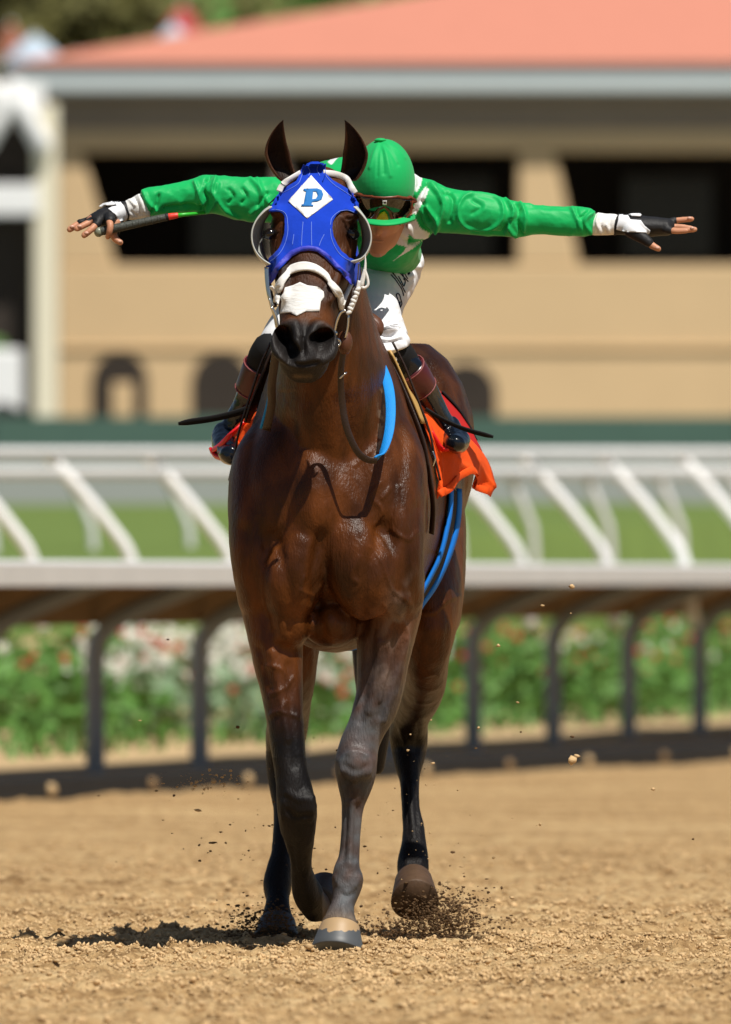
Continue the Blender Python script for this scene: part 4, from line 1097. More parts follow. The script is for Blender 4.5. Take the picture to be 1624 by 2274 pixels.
# ---- bridle
bridle = empty("bridle", HD(.3, 0, 0)); tag(bridle, "white noseband and browband bridle with steel bit on the horse's head", "bridle")
for pts, wd in (([(368,612),(392,566),(440,527),(530,500)], [(.75, 0, .5), (.7, 0, .7), (.5, 0, .9), (.2, 0, 1)]), ([(682,498),(760,506),(830,535),(882,576),(912,624)], [(.15, 0, -1), (-.25, 0, -1), (-.5, 0, -.9), (-.7, 0, -.7), (-.8, 0, -.5)])):
    strap("browband", [on_surface(hbvh, *Z1(*p), .009, -.2)[0] for p in pts], .016, .004, wd, M['white_leather'], bridle)
nb = patch("noseband", zline([(352,1400),(358,1310),(385,1238),(432,1170),(490,1135),(560,1124),(632,1144),(692,1188),(752,1258),(797,1338),(814,1420),(806,1474),(790,1440),(774,1370),(735,1300),(690,1240),(640,1202),(570,1182),(500,1192),(450,1217),(410,1262),(386,1330),(378,1402)]), hbvh, M['white_leather'], bridle, step=4, off=.010, thick=.008, ydef=-.35, smooth_px=True)
tape = patch("nose_strip", zline([(410,1300),(470,1285),(520,1262),(570,1285),(640,1295),(685,1330),(690,1368),(664,1400),(655,1470),(560,1470),(495,1503),(450,1478),(383,1484),(394,1400),(384,1370),(402,1340)]), hbvh, M['white_tape'], None, step=4, off=.003, thick=.002, ydef=-.4)
tag(tape, "white adhesive strip stuck across the horse's nose", "nose strip")
for sg, pts in ((1, [(905, 1130), (895, 1230), (868, 1330), (835, 1440)]), (-1, [(285, 1150), (290, 1250), (305, 1350), (335, 1440)])):
    strap("cheek_strap", [on_surface(hbvh, *Z1(*p), .006, -.28)[0] + Vector((0, .02, 0)) for p in pts], .016, .004, (1, 0, 0), M['leather'] if sg > 0 else M['steel'], bridle)
for pts in ([(865, 1270), (825, 1350), (800, 1420)], [(310, 1290), (345, 1340), (362, 1400)]):
    strap("white_cross_strap", [on_surface(hbvh, *Z1(*p), .008, -.32)[0] for p in pts], .011, .004, (1, 0, -.5), M['white_leather'], bridle)
# braided white strap with its loop on the off side
yb = -.33
def ZW(zx, zy, y): return W(*Z1(zx, zy), y)
loop = pipe("white_tie", [ZW(984, 1065, yb), ZW(985, 1130, yb), ZW(978, 1200, yb), ZW(960, 1280, yb)], [.001, .003, .0045, .005], M['white_leather'], bridle)
pipe("white_tie", [ZW(980, 1170, yb), ZW(1000, 1230, yb), ZW(1003, 1280, yb), ZW(975, 1300, yb), ZW(952, 1280, yb), ZW(965, 1220, yb), ZW(980, 1170, yb)], .0038, M['white_leather'], bridle)
strap("white_tie", [ZW(950, 1250, yb), ZW(925, 1340, yb), ZW(895, 1410, yb), ZW(868, 1480, yb)], [.014, .012, .015, .012], .005, (1, 0, .3), M['white_leather'], bridle)
for k in range(7):
    f = k / 6; c = ZW(932 - 65 * f, 1310 + 165 * f, yb - .004); mb = MB(); mb.blob(c, (.0085, .004, .0055), Matrix.Rotation(.6 if k % 2 else -.5, 3, 'Y'), n=8, m=6); mb.build("plait_turn", M['white_leather'], bridle)
pipe("bit_cheek", [ZW(838, 1462, yb), ZW(805, 1480, yb), ZW(778, 1540, yb), ZW(762, 1610, yb)], .0042, M['steel'], bridle)
pipe("bit_cheek", [ZW(862, 1500, yb + .03), ZW(856, 1580, yb + .03), ZW(840, 1650, yb + .03)], .0038, M['steel'], bridle)
pipe("bit_cheek", [ZW(318, 1440, -.36), ZW(345, 1500, -.36), ZW(362, 1590, -.36)], .0042, M['steel'], bridle)
pipe("bit_cheek", [ZW(300, 1380, -.34), ZW(315, 1440, -.34), ZW(335, 1500, -.34), ZW(350, 1580, -.34)], .0035, M['steel'], bridle)
mb = MB(); mb.blob(ZW(758, 1625, -.37), (.0105, .010, .0085)); mb.build("bit_boss", M['steel'], bridle)
def ring(c, r, th, nrm, m, parent, name):
    n = Vector(nrm).normalized(); u = n.orthogonal().normalized(); v = n.cross(u); K = 20
    mb = MB(); R = []
    for i in range(K):
        a = 6.2832 * i / K; d = u * math.cos(a) + v * math.sin(a)
        R.append([tuple(c + d * (r + th * math.cos(b)) + n * th * math.sin(b)) for b in np.linspace(0, 6.2832, 8, endpoint=False)])
    R.append(R[0]); mb.rings(R, cap=False); return mb.build(name, m, parent)
ring(ZW(782, 1690, -.35), .0085, .0035, (.5, -1, 0), M['steel'], bridle, "bit_ring")
pipe("lip_strap", [ZW(775, 1650, -.37), ZW(770, 1720, -.39), ZW(740, 1790, -.41), ZW(680, 1830, -.42)], .003, M['leather_tan'], bridle)
mb = MB(); mb.blob(ZW(838, 1690, -.28), (.020, .02, .032)); mb.build("rein_stop", M['leather_tan'], bridle)
for p0, p1 in (((312, 1825), (352, 1885)), ((848, 1905), (805, 1945))):
    pipe("strap_buckle", [ZW(*p0, -.22), ZW((p0[0] + p1[0]) / 2 + 4, (p0[1] + p1[1]) / 2 - 6, -.225), ZW(*p1, -.22)], .0026, M['steel'], bridle)

# ---- reins: off side hangs in a loop, near side runs back
off = empty("rein", ZW(838, 1690, -.28)); tag(off, "rein hanging in a loop with a bright blue rubber grip", "rein")
strap("leather_length", [W(765, 765, -.27), W(757, 830, -.20), W(760, 890, -.17), W(770, 950, -.165), W(792, 1000, -.165), W(815, 1020, -.16), W(838, 1023, -.155)], [.016, .016, .017, .018, .018, .018, .016], .004, [(1, .2, 0), (1, .3, 0), (1, .2, 0), (.9, -.3, .3), (.7, -.4, .6), (.3, -.4, 1), (.1, -.5, 1)], M['leather'], off)
strap("blue_grip", [W(832, 1020, -.155), W(850, 1005, -.14), W(864, 960, -.10), W(868, 905, -.04), W(861, 850, .04), W(840, 795, .12)], [.018, .023, .025, .026, .026, .024], .005, [(.6, -.3, 1), (.9, -.3, .6), (1, -.3, 0), (1, -.3, -.1), (1, -.3, -.2), (1, -.3, -.3)], M['rubber_blue'], off)
strap("hand_piece", [W(842, 800, .12), W(828, 770, .16), W(812, 735, .20), W(806, 700, .22)], .030, .005, (1, -.3, -.35), M['leather'], off)
near = empty("rein", W(600, 800, -.2)); tag(near, "rein running down the shaded side of the neck with a thin blue edge", "rein")
strap("leather_length", [W(614, 780, -.30), W(604, 850, -.20), W(603, 900, -.12), W(592, 955, -.05)], .022, .004, (1, -.4, 0), M['leather'], near)
strap("blue_edge", [W(600, 868, -.14), W(592, 905, -.09), W(580, 950, -.04)], .007, .006, (1, -.2, 0), M['rubber_blue'], near)

# ---- saddle, cloth, girth
def side_pt(y, zz, sg, off):
    """point on the horse's flank at depth y, height zz"""
    h = hbvh.ray_cast(Vector((axis_x(y) + sg * 1.0, y, zz)), Vector((-sg, 0, 0)))
    if h[0] is None: h = hbvh.find_nearest(Vector((axis_x(y) + sg * .2, y, zz)))
    return h[0] + Vector((sg * off, 0, .0))
def top_pt(y, off):
    h = hbvh.ray_cast(Vector((axis_x(y), y, 3)), Vector((0, 0, -1))); return h[0] + Vector((0, 0, off))
cloth = empty("saddle_cloth", top_pt(.7, .0)); tag(cloth, "bright orange saddle cloth flapping out behind the rider's boots", "saddle cloth")
TP = bez([(908, 872, .46), (935, 884, .50), (965, 905, .60), (1000, 940, .72), (1045, 975, .88), (1074, 1006, 1.0)], 7)
BP = bez([(972, 1108, .46), (990, 1096, .50), (1014, 1070, .58), (1042, 1052, .70), (1055, 1084, .85), (1085, 1101, .98)], 7)
for sg in (1, -1):
    V = []; F = []; nc, nr = len(TP), 24
    for i in range(nc):
        u = i / (nc - 1); a = W(*TP[i]); b = W(*BP[i])
        for j in range(nr):
            f = j / (nr - 1); p = a.lerp(b, f); p.x += .020 * math.sin(math.pi * f)                      # hangs over the barrel
            cr = (1 - abs(math.sin(u * 11 + f * 2.2))) ** 3 * .010 + (1 - abs(math.sin(u * 6 - f * 5 + 1))) ** 4 * .008 + .006 * math.sin(u * 17 + f * 3)
            p.x += cr * f; p.y -= cr * 1.5 * f; p.z += .004 * math.sin(u * 23) * f
            if sg < 0:
                m_ = axis_x(p.y); p.x = 2 * m_ - p.x + .030; p.z = p.z + (.10 + .02 * u) * f
            V.append(p)
    for i in range(nc - 1):
        for j in range(nr - 1): F.append((i * nr + j, i * nr + j + 1, (i + 1) * nr + j + 1, (i + 1) * nr + j))
    o = mesh_obj("cloth_side", V, F, M['orange'], cloth); m = o.modifiers.new("t", 'SOLIDIFY'); m.thickness = .003
    strap("hem", [V[i * nr + nr - 2] + Vector((sg * .003, -.003, 0)) for i in range(0, nc, 3)], .020, .003, (0, .2, 1), M['orange'], o, sub=3)
red = tag(empty("under_cloth", top_pt(.95, 0)), "dark red under cloth showing behind the off side boot", "saddle cloth")
V = []; F = []
for i in range(16):
    y = .86 + .30 * i / 15
    for j in range(16):
        f = j / 15; zz = 1.52 - .22 * f; p = side_pt(y, zz, 1, .02 + .05 * f * (i / 15)); p.x += .012 * math.sin(i * .9 + f * 3) * f; V.append(p)
for i in range(15):
    for j in range(15): F.append((i * 16 + j, i * 16 + j + 1, (i + 1) * 16 + j + 1, (i + 1) * 16 + j))
o = mesh_obj("cloth_side", V, F, M['red'], red); m = o.modifiers.new("t", 'SOLIDIFY'); m.thickness = .004
strap("black_binding", [V[15 * 16 + j] + Vector((.004, -.004, 0)) for j in range(4, 16, 3)], .035, .006, (0, 1, 0), M['black_cloth'], red)

saddle = empty("racing_saddle", top_pt(.62, .0)); tag(saddle, "small racing saddle with brown pommel under the rider", "saddle")
mb = MB(); mb.tube([(top_pt(.40, .035), .05, .03), (top_pt(.55, .03), .09, .025), (top_pt(.75, .035), .12, .03), (top_pt(.9, .05), .11, .03)], ref=(1, 0, 0), n=18); mb.build("seat", M['leather'], saddle)
mb = MB(); mb.tube([(W(808, 708, .24), .026, .026), (W(832, 722, .22), .024, .024), (W(838, 735, .21), .018, .018)], ref=(0, 1, 0), n=14); mb.build("pommel_roll", M['leather_tan'], saddle)
ring(W(824, 725, .185), .016, .006, (.3, -1, .3), M['leather_tan'], saddle, "pommel_strap")
for sg in (1, -1):
    V = []; F = []
    for i in range(12):
        y = .33 + .12 * i / 11
        for j in range(14):
            f = j / 13; zz = 1.56 - .19 * f; V.append(side_pt(y + .03 * f, zz, sg, .022))
    for i in range(11):
        for j in range(13): F.append((i * 14 + j, i * 14 + j + 1, (i + 1) * 14 + j + 1, (i + 1) * 14 + j))
    o = mesh_obj("flap", V, F, M['saddle_tan'] if sg > 0 else M['leather'], saddle); m = o.modifiers.new("t", 'SOLIDIFY'); m.thickness = .006
    strap("front_strap", [side_pt(.285 + .02 * k / 6, 1.58 - .36 * k / 6, sg, .030) for k in range(7)], .045, .006, (0, 1, 0), M['leather'], saddle)
breast = empty("breast_strap", W(900, 900, .3)); tag(breast, "thin dark leather strap down the off shoulder with a steel buckle", "strap")
strap("leather_length", [W(828, 745, .28), W(862, 800, .26), W(892, 858, .25), (side_pt(.22, 1.34, 1, .014)), side_pt(.22, 1.26, 1, .012), side_pt(.24, 1.16, 1, .012), side_pt(.28, 1.08, 1, .012)], .016, .005, (.6, -.7, .3), M['leather'], breast)
pipe("buckle", [side_pt(.205, 1.275, 1, .02) + Vector((.006, -.01, .018)), side_pt(.205, 1.275, 1, .02) + Vector((.012, -.012, 0)), side_pt(.205, 1.275, 1, .02) + Vector((.006, -.01, -.018))], .0025, M['steel'], breast)
girth = empty("girth", W(960, 1200, .5)); tag(girth, "black girth with bright blue edges round the horse's barrel", "girth")
for y0, w, m, o_ in ((.64, .14, 'black_cloth', .008), (.575, .016, 'girth_blue', .013), (.725, .021, 'girth_blue', .016)):
    pts = [side_pt(y0 + .05 * (1 - k / 9) , 1.20 - .34 * k / 9, 1, o_) for k in range(10)]; pts += [Vector((axis_x(y0) + .06, y0, .785)), Vector((axis_x(y0) - .06, y0, .785))]
    pts += [side_pt(y0, .86 + .34 * k / 9, -1, o_) for k in range(10)]
    fl_ = .12 if m == 'black_cloth' else .5; nm = [(fl_, .85, 0)] * 10 + [(0, 1, 0)] * 12; strap("girth_web" if m == 'black_cloth' else "blue_binding", pts, w, .007, nm, M[m], girth, sub=3)
# loose strap ends sticking out each side
t1 = tag(empty("strap_end", W(590, 890, .5)), "loose black girth strap sticking out to the left past the boot", "strap"); strap("leather_length", [W(592, 890, .46), W(540, 912, .46), W(480, 928, .45), W(420, 937, .44), W(396, 941, .44)], [.016, .020, .019, .018, .008], .004, (0, -.55, 1), M['black_cloth'], t1)
t2 = tag(empty("strap_end", W(950, 910, .5)), "loose black girth strap sticking out to the right past the boot", "strap"); strap("leather_length", [W(945, 908, .44), W(985, 932, .44), W(1030, 952, .44), W(1075, 965, .44), W(1096, 970, .44)], [.011, .012, .013, .014, .007], .004, (.2, -.75, 1), M['black_cloth'], t2)
# ================================================================ THE JOCKEY
jockey = empty("person", W(800, 700, .75)); tag(jockey, "jockey in green and white silks leaning forward with both arms flung wide", "person")
def ZR(x, y): return (776 + x * .4889, 297.8 + y * .4889)          # measured on the right arm
def rr(px): return px / 857 * 1.01
AY = .46
# --- body under the clothes: one skin
jb = MB()
jb.blob(W(850, 450, .39), (.066, .088, .092)); jb.tube([(W(850, 495, .43), .058, .06), (W(843, 530, .41), .048, .05), (W(839, 550, .40), .030, .03)], n=14)
jb.blob(W(838, 512, .345), (.011, .016, .016)); jb.tube([(W(829, 535, .352), .005, .005), (W(850, 535, .352), .005, .005)], ref=(0, 1, 0), n=8)
for sg in (-1, 1): jb.blob(W(850 + sg * 56, 470, .40), (.012, .02, .028))
jb.tube([(W(848, 490, .42), .055, .055), (W(820, 460, .50), .058, .058), (W(800, 450, .58), .12, .08), (W(815, 500, .72), .13, .09), (W(830, 590, .88), .13, .10)], n=16)
RA = [(930, 455, 36), (1011, 470, 34), (1118, 482, 30), (1192, 488, 27), (1265, 490, 25), (1325, 491, 21), (1372, 497, 19), (1400, 499, 20)]
LA = [(640, 440, 38), (557, 443, 34), (481, 432, 30), (419, 435, 27), (367, 443, 25), (320, 456, 20), (285, 464, 19), (262, 468, 20)]
for A in (RA, LA): jb.tube([(W(x, y, AY), rr(h * .8), rr(h * .75)) for x, y, h in A], ref=(0, 0, 1), n=14)
# right-hand side hand, palm down and fingers out
jb.tube([(W(1400, 499, AY), rr(20), .035), (W(1440, 503, AY), rr(21), .040), (W(1482, 504, AY), rr(17), .038)], ref=(0, 0, 1), n=14)
RF_ = [[(1480, 494, AY + .02), (1505, 489, AY + .02), (1538, 486, AY + .015)], [(1480, 503, AY + .005), (1515, 504, AY + .0), (1540, 508, AY - .005)], [(1480, 510, AY - .02), (1510, 512, AY - .025), (1545, 509, AY - .03)], [(1478, 508, AY - .035), (1500, 513, AY - .045), (1526, 512, AY - .05)]]
for fpts in RF_: jb.tube([(W(*p), r, r) for p, r in zip(fpts, (.0088, .0084, .0074))], ref=(0, 0, 1), n=10)
jb.tube([(W(1408, 510, AY - .03), .016, .016), (W(1432, 530, AY - .045), .0125, .0125), (W(1448, 544, AY - .05), .010, .010), (W(1464, 553, AY - .055), .008, .008)], ref=(0, 1, 0), n=10)
# left-hand side hand, wrapped on the whip
HY = AY - .02
jb.tube([(W(262, 468, AY), rr(20), .035), (W(230, 482, AY - .01), rr(20), .040), (W(205, 490, AY - .02), rr(14), .038)], ref=(0, 0, 1), n=14)
LFN = [[(200, 489, HY + .02), (176, 496, HY + .02), (154, 510, HY + .01)], [(205, 490, HY - .01), (192, 497, HY - .02), (170, 508, HY - .03)], [(216, 496, HY - .03), (204, 508, HY - .045), (186, 523, HY - .05)], [(242, 488, HY - .045), (245, 500, HY - .062), (243, 515, HY - .064), (239, 527, HY - .052)]]
for fpts in LFN: jb.tube([(W(*p), r, r) for p, r in zip(fpts, (.0095, .0095, .0088, .0075))], ref=(0, 1, .2), n=10)
jb.tube([(W(258, 492, HY - .01), .014, .014), (W(252, 515, HY - .02), .011, .011), (W(256, 530, HY - .025), .010, .010), (W(269, 539, HY - .03), .008, .008)], ref=(0, 1, 0), n=10)
# legs inside trousers and boots
RL_ = [(870, 600, .84, .07), (840, 660, .68, .066), (834, 705, .55, .062), (850, 762, .44, .055), (905, 815, .45, .04), (930, 860, .49, .04), (960, 910, .56, .036), (988, 955, .62, .03)]
LL_ = [(760, 600, .88, .07), (700, 660, .75, .066), (665, 720, .65, .064), (632, 765, .56, .058), (583, 815, .58, .042), (562, 860, .62, .042), (540, 910, .67, .037), (515, 960, .70, .03)]
for A in (RL_, LL_): jb.tube([(W(x, y, d), r * .8, r * .8) for x, y, d, r in A], ref=(1, 0, 0), n=14)
V, F = remesh(jb, .0034, 6, .5)
mesh_obj("body", V, F, M['skin'], jockey)
for p in ((1532, 484, AY + .008), (1538, 506, AY - .035), (160, 503, HY + .004), (177, 502, HY - .036), (192, 517, HY - .056), (1461, 550, AY - .062), (266, 536, HY - .037)):
    mb = MB(); mb.blob(W(*p), (.0062, .0035, .0042), n=10, m=6); mb.build("fingernail", M['nail'], jockey)

# --- silks: sleeves, shoulders, trunk
sb = MB()
RS = [(905, 440, 50), (940, 452, 55), (975, 464, 51), (1011, 470, 49), (1069, 475, 48), (1118, 482, 43), (1148, 487, 40), (1192, 488, 34), (1240, 490, 33), (1290, 491, 32.5), (1310, 491, 31), (1318, 491, 26), (1322, 491, 17)]
LS = [(665, 440, 52), (630, 444, 52), (600, 444, 51), (557, 443, 50), (522, 438, 47), (481, 432, 43.5), (454, 432, 43), (419, 435, 36), (367, 443, 33), (338, 447, 32.5), (328, 449, 31), (322, 451, 26), (319, 452, 17)]
for A in (RS, LS): sb.tube([(W(x, y, AY), rr(h), rr(h) * .92) for x, y, h in A], ref=(0, 0, 1), n=22, sub=4)
sb.tube([(W(845, 455, .44), .075, .07), (W(815, 440, .50), .145, .095), (W(795, 435, .57), .185, .105), (W(795, 450, .64), .18, .115), (W(808, 490, .73), .155, .115), (W(822, 540, .82), .135, .105), (W(828, 580, .88), .125, .10)], n=30, sub=4)
sb.tube([(W(880, 520, .52), .075, .06), (W(868, 548, .58), .075, .06), (W(862, 565, .68), .09, .06)], n=18)       # breast of the silks below the chin
sb.blob(W(925, 470, .49), (.065, .075, .075)); sb.blob(W(640, 450, .52), (.065, .075, .07))
V, F = remesh(sb, .0036, 12, .55)
folds = []
def fr_(pts, w=5, h=.005): folds.append(([ZR(*p) for p in pts], w * .7, h * 1.6))
fr_([(495,330),(525,285),(600,270),(670,290),(700,345),(680,405),(610,438),(530,420),(497,380),(495,330)], 5, .0055)
fr_([(370,230),(425,320),(395,425)], 6, .008); fr_([(400,225),(470,290),(455,400)], 5, -.007); fr_([(345,330),(400,400),(380,450)], 6, .008); fr_([(430,270),(480,250)], 5, -.005); fr_([(360,390),(330,300)], 5, -.008)
fr_([(705,285),(745,350),(722,420),(765,468)], 5, .008); fr_([(725,290),(770,330),(765,400),(785,455)], 5, -.008); fr_([(775,310),(800,370),(790,440)], 5, .006); fr_([(700,440),(730,390)], 5, -.008); fr_([(745,300),(830,320)], 5, .005)
fr_([(1010,335),(1040,390),(1060,450)], 5, .005); fr_([(1115,350),(1070,395),(1095,445)], 5, .006); fr_([(1090,345),(1045,380),(1030,330)], 4, -.005); fr_([(560,300),(600,330),(560,360)], 6, -.003); fr_([(880,330),(1000,335)], 6, -.003); fr_([(560,440),(700,452)], 6, -.005)
def fl_(pts, w=5, h=.005): folds.append(([(126.3 + x * .3445, 342.9 + y * .3445) for x, y in pts], w * .7, h * 1.6))
fl_([(1025,150),(1000,230),(1020,300),(960,380)], 5, .008); fl_([(985,140),(945,220),(975,300),(935,370)], 5, -.009); fl_([(1245,150),(1310,230),(1320,310),(1250,380)], 5, .006); fl_([(1040,190),(1030,270),(1080,350),(1180,410)], 5, .005)
fl_([(1110,225),(1140,270),(1110,310)], 5, -.005); fl_([(1200,220),(1225,270),(1195,310)], 5, -.005); fl_([(1290,160),(1360,300),(1380,320)], 5, .006); fl_([(560,240),(590,310),(640,360)], 5, .006); fl_([(655,260),(640,330),(600,380)], 5, -.007); fl_([(520,240),(560,330)], 5, -.005)
fl_([(890,180),(915,250),(905,330)], 6, .006); fl_([(960,180),(925,260),(950,350)], 5, .006); fl_([(700,350),(850,335),(930,350)], 8, -.008); fl_([(1300,330),(1350,250)], 5, -.007)
def fz_(pts, w=5, h=.006): folds.append(([Z1(*p) for p in pts], w * .8, h * 1.3))
fz_([(1330,460),(1370,560),(1340,640)], 5, .008); fz_([(1420,560),(1370,680),(1340,760)], 5, -.008); fz_([(1300,860),(1350,930),(1440,930)], 5, .010); fz_([(1290,960),(1340,985),(1420,960)], 5, -.010); fz_([(1200,870),(1250,960),(1290,1000)], 5, .008); fz_([(1370,780),(1400,860),(1450,900)], 5, -.008)
V = ridges(V, F, folds); V = smooth_mesh(V, F, 1, .4)
# crumple of thin silk
X_, Y_, Z_ = V.T; Nn = normals(V, F)
V = V + Nn * (.004 * fbm(X_ * 14 + Z_ * 9, Z_ * 22 + Y_ * 12, 3, 5) + .003 * fbm(X_ * 38 + Z_ * 26, Z_ * 40 - X_ * 18 + Y_ * 30, 2, 15))[:, None]
def ridged(a, b, seed): return (1 - np.abs(2 * vnoise(a, b, seed) - 1)) ** 3
Nn = normals(V, F); X_, Y_, Z_ = V.T
wr = .5 * fbm(X_ * 9, Z_ * 9 + Y_ * 7, 2, 51)
V = V + Nn * (.0022 * ridged(X_ * 10 + Z_ * 12 + wr * 2, Z_ * 7 - X_ * 5 + Y_ * 9 + wr * 2, 61) + .0012 * ridged(X_ * 26 - Z_ * 24 + wr * 3, Z_ * 18 + X_ * 14 + Y_ * 20, 71) - .0008)[:, None]
Pj = to_px(V); Cj = np.tile(np.array([.003, .40, .098]), (len(V), 1))
for poly in ([(1290,405),(1350,440),(1392,500),(1385,560),(1345,622),(1322,560),(1335,500)], [(1322,730),(1365,645),(1418,575),(1438,596),(1412,662),(1370,730),(1342,785)],
             [(1130,950),(1180,850),(1250,815),(1285,745),(1322,725),(1338,800),(1380,875),(1450,912),(1425,955),(1335,950),(1296,915),(1282,1010),(1180,975)], [(1250,1050),(1290,992),(1392,960),(1322,1022),(1222,1082),(1165,1125)],
             [(470,400),(530,358),(600,340),(665,345),(600,362),(545,412),(500,425)], [(690,345),(790,330),(790,370),(740,425),(715,400),(760,358)]):
    Cj[inside(Pj, zline(poly))] = (.74, .74, .74)
M['silk'] = vmat("racing silk", rough=.5, spec=.22, bump=.35, bscale=42, var=.06, nscale=8, sheen=.1, bdist=.005)
mesh_obj("silks", V, F, M['silk'], jockey, colors=Cj)

# --- white wristlets and gloves
def union(name, parts, voxel, it, material, folds=(), amp=.0, parent=jockey, seed=3):
    mb = MB()
    for st, ref in parts: mb.tube(st, ref=ref, n=18, sub=4)
    V, F = remesh(mb, voxel, it, .5)
    if folds: V = ridges(V, F, folds)
    if amp:
        X_, Y_, Z_ = V.T; V = V + normals(V, F) * (amp * fbm(X_ * 30 + Z_ * 15, Z_ * 30 + Y_ * 20, 3, seed))[:, None]
    return mesh_obj(name, V, F, material, parent)
UP = (0, 0, 1)
def hz(x, y): return (1290.3 + x * .1722, 433.1 + y * .1722)
def hl(x, y): return (135.3 + x * .15, 406 + y * .15)
union("wristlet", [([(W(1313, 493, AY), rr(20), rr(20)), (W(1320, 496, AY), rr(26.5), rr(26.5)), (W(1328, 497, AY), rr(26.5), rr(26)), (W(1345, 498, AY), rr(24), rr(24)), (W(1368, 498, AY), rr(23), rr(24))], UP)], .003, 4, M['white_cloth'],
      [([hz(*p) for p in q], 2.5, h) for q, h in (([(230, 250), (200, 360), (260, 500)], .005), ([(290, 250), (260, 380), (330, 500)], -.005), ([(330, 380), (370, 480)], .005), ([(390, 250), (370, 400)], -.003))], .004)
union("wristlet", [([(W(327, 454, AY), rr(20), rr(20)), (W(322, 456, AY), rr(28), rr(27)), (W(315, 458, AY), rr(29), rr(28)), (W(300, 463, AY), rr(25), rr(24)), (W(285, 467, AY), rr(23), rr(23))], (.25, 0, 1))], .003, 4, M['white_cloth'],
      [([hl(*p) for p in q], 2.5, h) for q, h in (([(1150, 180), (1200, 300), (1230, 420)], .005), ([(1080, 200), (1150, 330), (1180, 470)], -.005), ([(1000, 240), (1100, 330)], .005), ([(1040, 420), (1130, 500)], -.004))], .004)
g1 = union("glove", [([(W(1364, 499, AY), rr(22), rr(24)), (W(1395, 500, AY), rr(22), .038), (W(1440, 503, AY), rr(23), .044), (W(1484, 504, AY), rr(20), .043)], UP),
                     ([(W(1482, 494, AY + .02), .0105, .0105), (W(1500, 490, AY + .02), .0103, .0103)], UP), ([(W(1480, 510, AY - .02), .0108, .0108), (W(1491, 512, AY - .022), .0105, .0105)], UP), ([(W(1478, 508, AY - .035), .0108, .0108), (W(1492, 512, AY - .04), .0105, .0105)], UP),
                     ([(W(1400, 510, AY - .03), .020, .020), (W(1430, 529, AY - .045), .0155, .0155), (W(1444, 540, AY - .05), .0125, .0125)], (0, 1, 0))], .0028, 5, M['glove_black'], (), .004)
g2 = union("glove", [([(W(285, 467, AY), rr(22), rr(23)), (W(262, 470, AY), rr(22), .038), (W(232, 482, AY - .01), rr(22), .043), (W(206, 490, AY - .02), rr(15), .041)], UP),
                     ([(W(202, 488, HY + .02), .011, .011), (W(176, 495, HY + .02), .0100, .0100)], (0, 1, 0)), ([(W(206, 489, HY - .01), .0115, .0115), (W(196, 494, HY - .016), .011, .011)], (0, 1, 0)), ([(W(218, 494, HY - .03), .0118, .0118), (W(212, 500, HY - .036), .0115, .0115)], (0, 1, 0)),
                     ([(W(244, 482, HY - .03), .016, .016), (W(245, 490, HY - .05), .0125, .0125)], (0, 1, 0)), ([(W(262, 492, HY - .0), .014, .014), (W(256, 516, HY - .012), .0125, .0125)], (0, 1, 0))], .0028, 5, M['glove_black'], (), .004)
dgv = lambda o: BVHTree.FromPolygons([tuple(v.co) for v in o.data.vertices], [tuple(p.vertices) for p in o.data.polygons])
b1, b2 = dgv(g1), dgv(g2)
patch("glove_back", [hz(*p) for p in ((495, 262), (600, 255), (640, 320), (775, 330), (830, 400), (895, 450), (880, 492), (640, 475), (460, 440))], b1, M['glove_white'], g1, step=2.5, off=.003, thick=.002, ydef=AY)
patch("glove_back", [hl(*p) for p in ((740, 275), (880, 290), (960, 380), (995, 480), (960, 550), (840, 575), (800, 470), (700, 390), (760, 360), (830, 350))], b2, M['glove_white'], g2, step=2.5, off=.003, thick=.002, ydef=AY)
for bv, g, conv, pts in ((b1, g1, hz, ((492, 262), (470, 350), (440, 500))), (b2, g2, hl, ((850, 290), (960, 380), (995, 480), (940, 560), (845, 580)))):
    pipe("glove_piping", [on_surface(bv, *conv(*p), .004, AY)[0] for p in pts], .0022, M['glove_black'], g, n=6)
for bv, g, conv, pts in ((b1, g1, hz, ((615, 245), (700, 240), (790, 262), (770, 290), (650, 285))), (b2, g2, hl, ((560, 345), (620, 300), (720, 280), (790, 315), (820, 340), (700, 355)))):
    t = patch("wrist_tab", [conv(*p) for p in pts], bv, M['glove_white'], g, step=2, off=.006, thick=.003, ydef=AY - .01)
    cxp = np.mean([conv(*p) for p in pts], 0); mb = MB(); mb.blob(on_surface(bv, cxp[0], cxp[1] - 1, .0085, AY)[0], (.0035, .001, .0018), n=8, m=5); mb.build("tab_mark", M['ink'], t)

# --- trousers
tb_ = MB()
tb_.tube([(W(832, 560, .78), .122, .10), (W(828, 590, .84), .128, .11), (W(810, 640, .92), .105, .11), (W(795, 690, .95), .09, .10)], n=24)
tb_.tube([(W(872, 590, .82), .078, .085), (W(845, 640, .70), .080, .085), (W(832, 690, .56), .074, .08), (W(836, 730, .47), .074, .078), (W(850, 762, .42), .072, .07), (W(868, 788, .41), .050, .05)], n=22, sub=4)
tb_.tube([(W(770, 600, .86), .078, .085), (W(715, 650, .78), .080, .085), (W(680, 700, .68), .074, .08), (W(650, 740, .60), .072, .075), (W(622, 770, .56), .060, .065), (W(605, 790, .54), .05, .05)], n=22, sub=4)
tb_.blob(W(905, 580, .80), (.045, .06, .045)); tb_.blob(W(882, 757, .40), (.036, .045, .028))
V, F = remesh(tb_, .0042, 10, .55)
def zp(x, y): return ((880 + x / 7.105) / 1.1083, (560 + y / 7.105) / 1.1083)
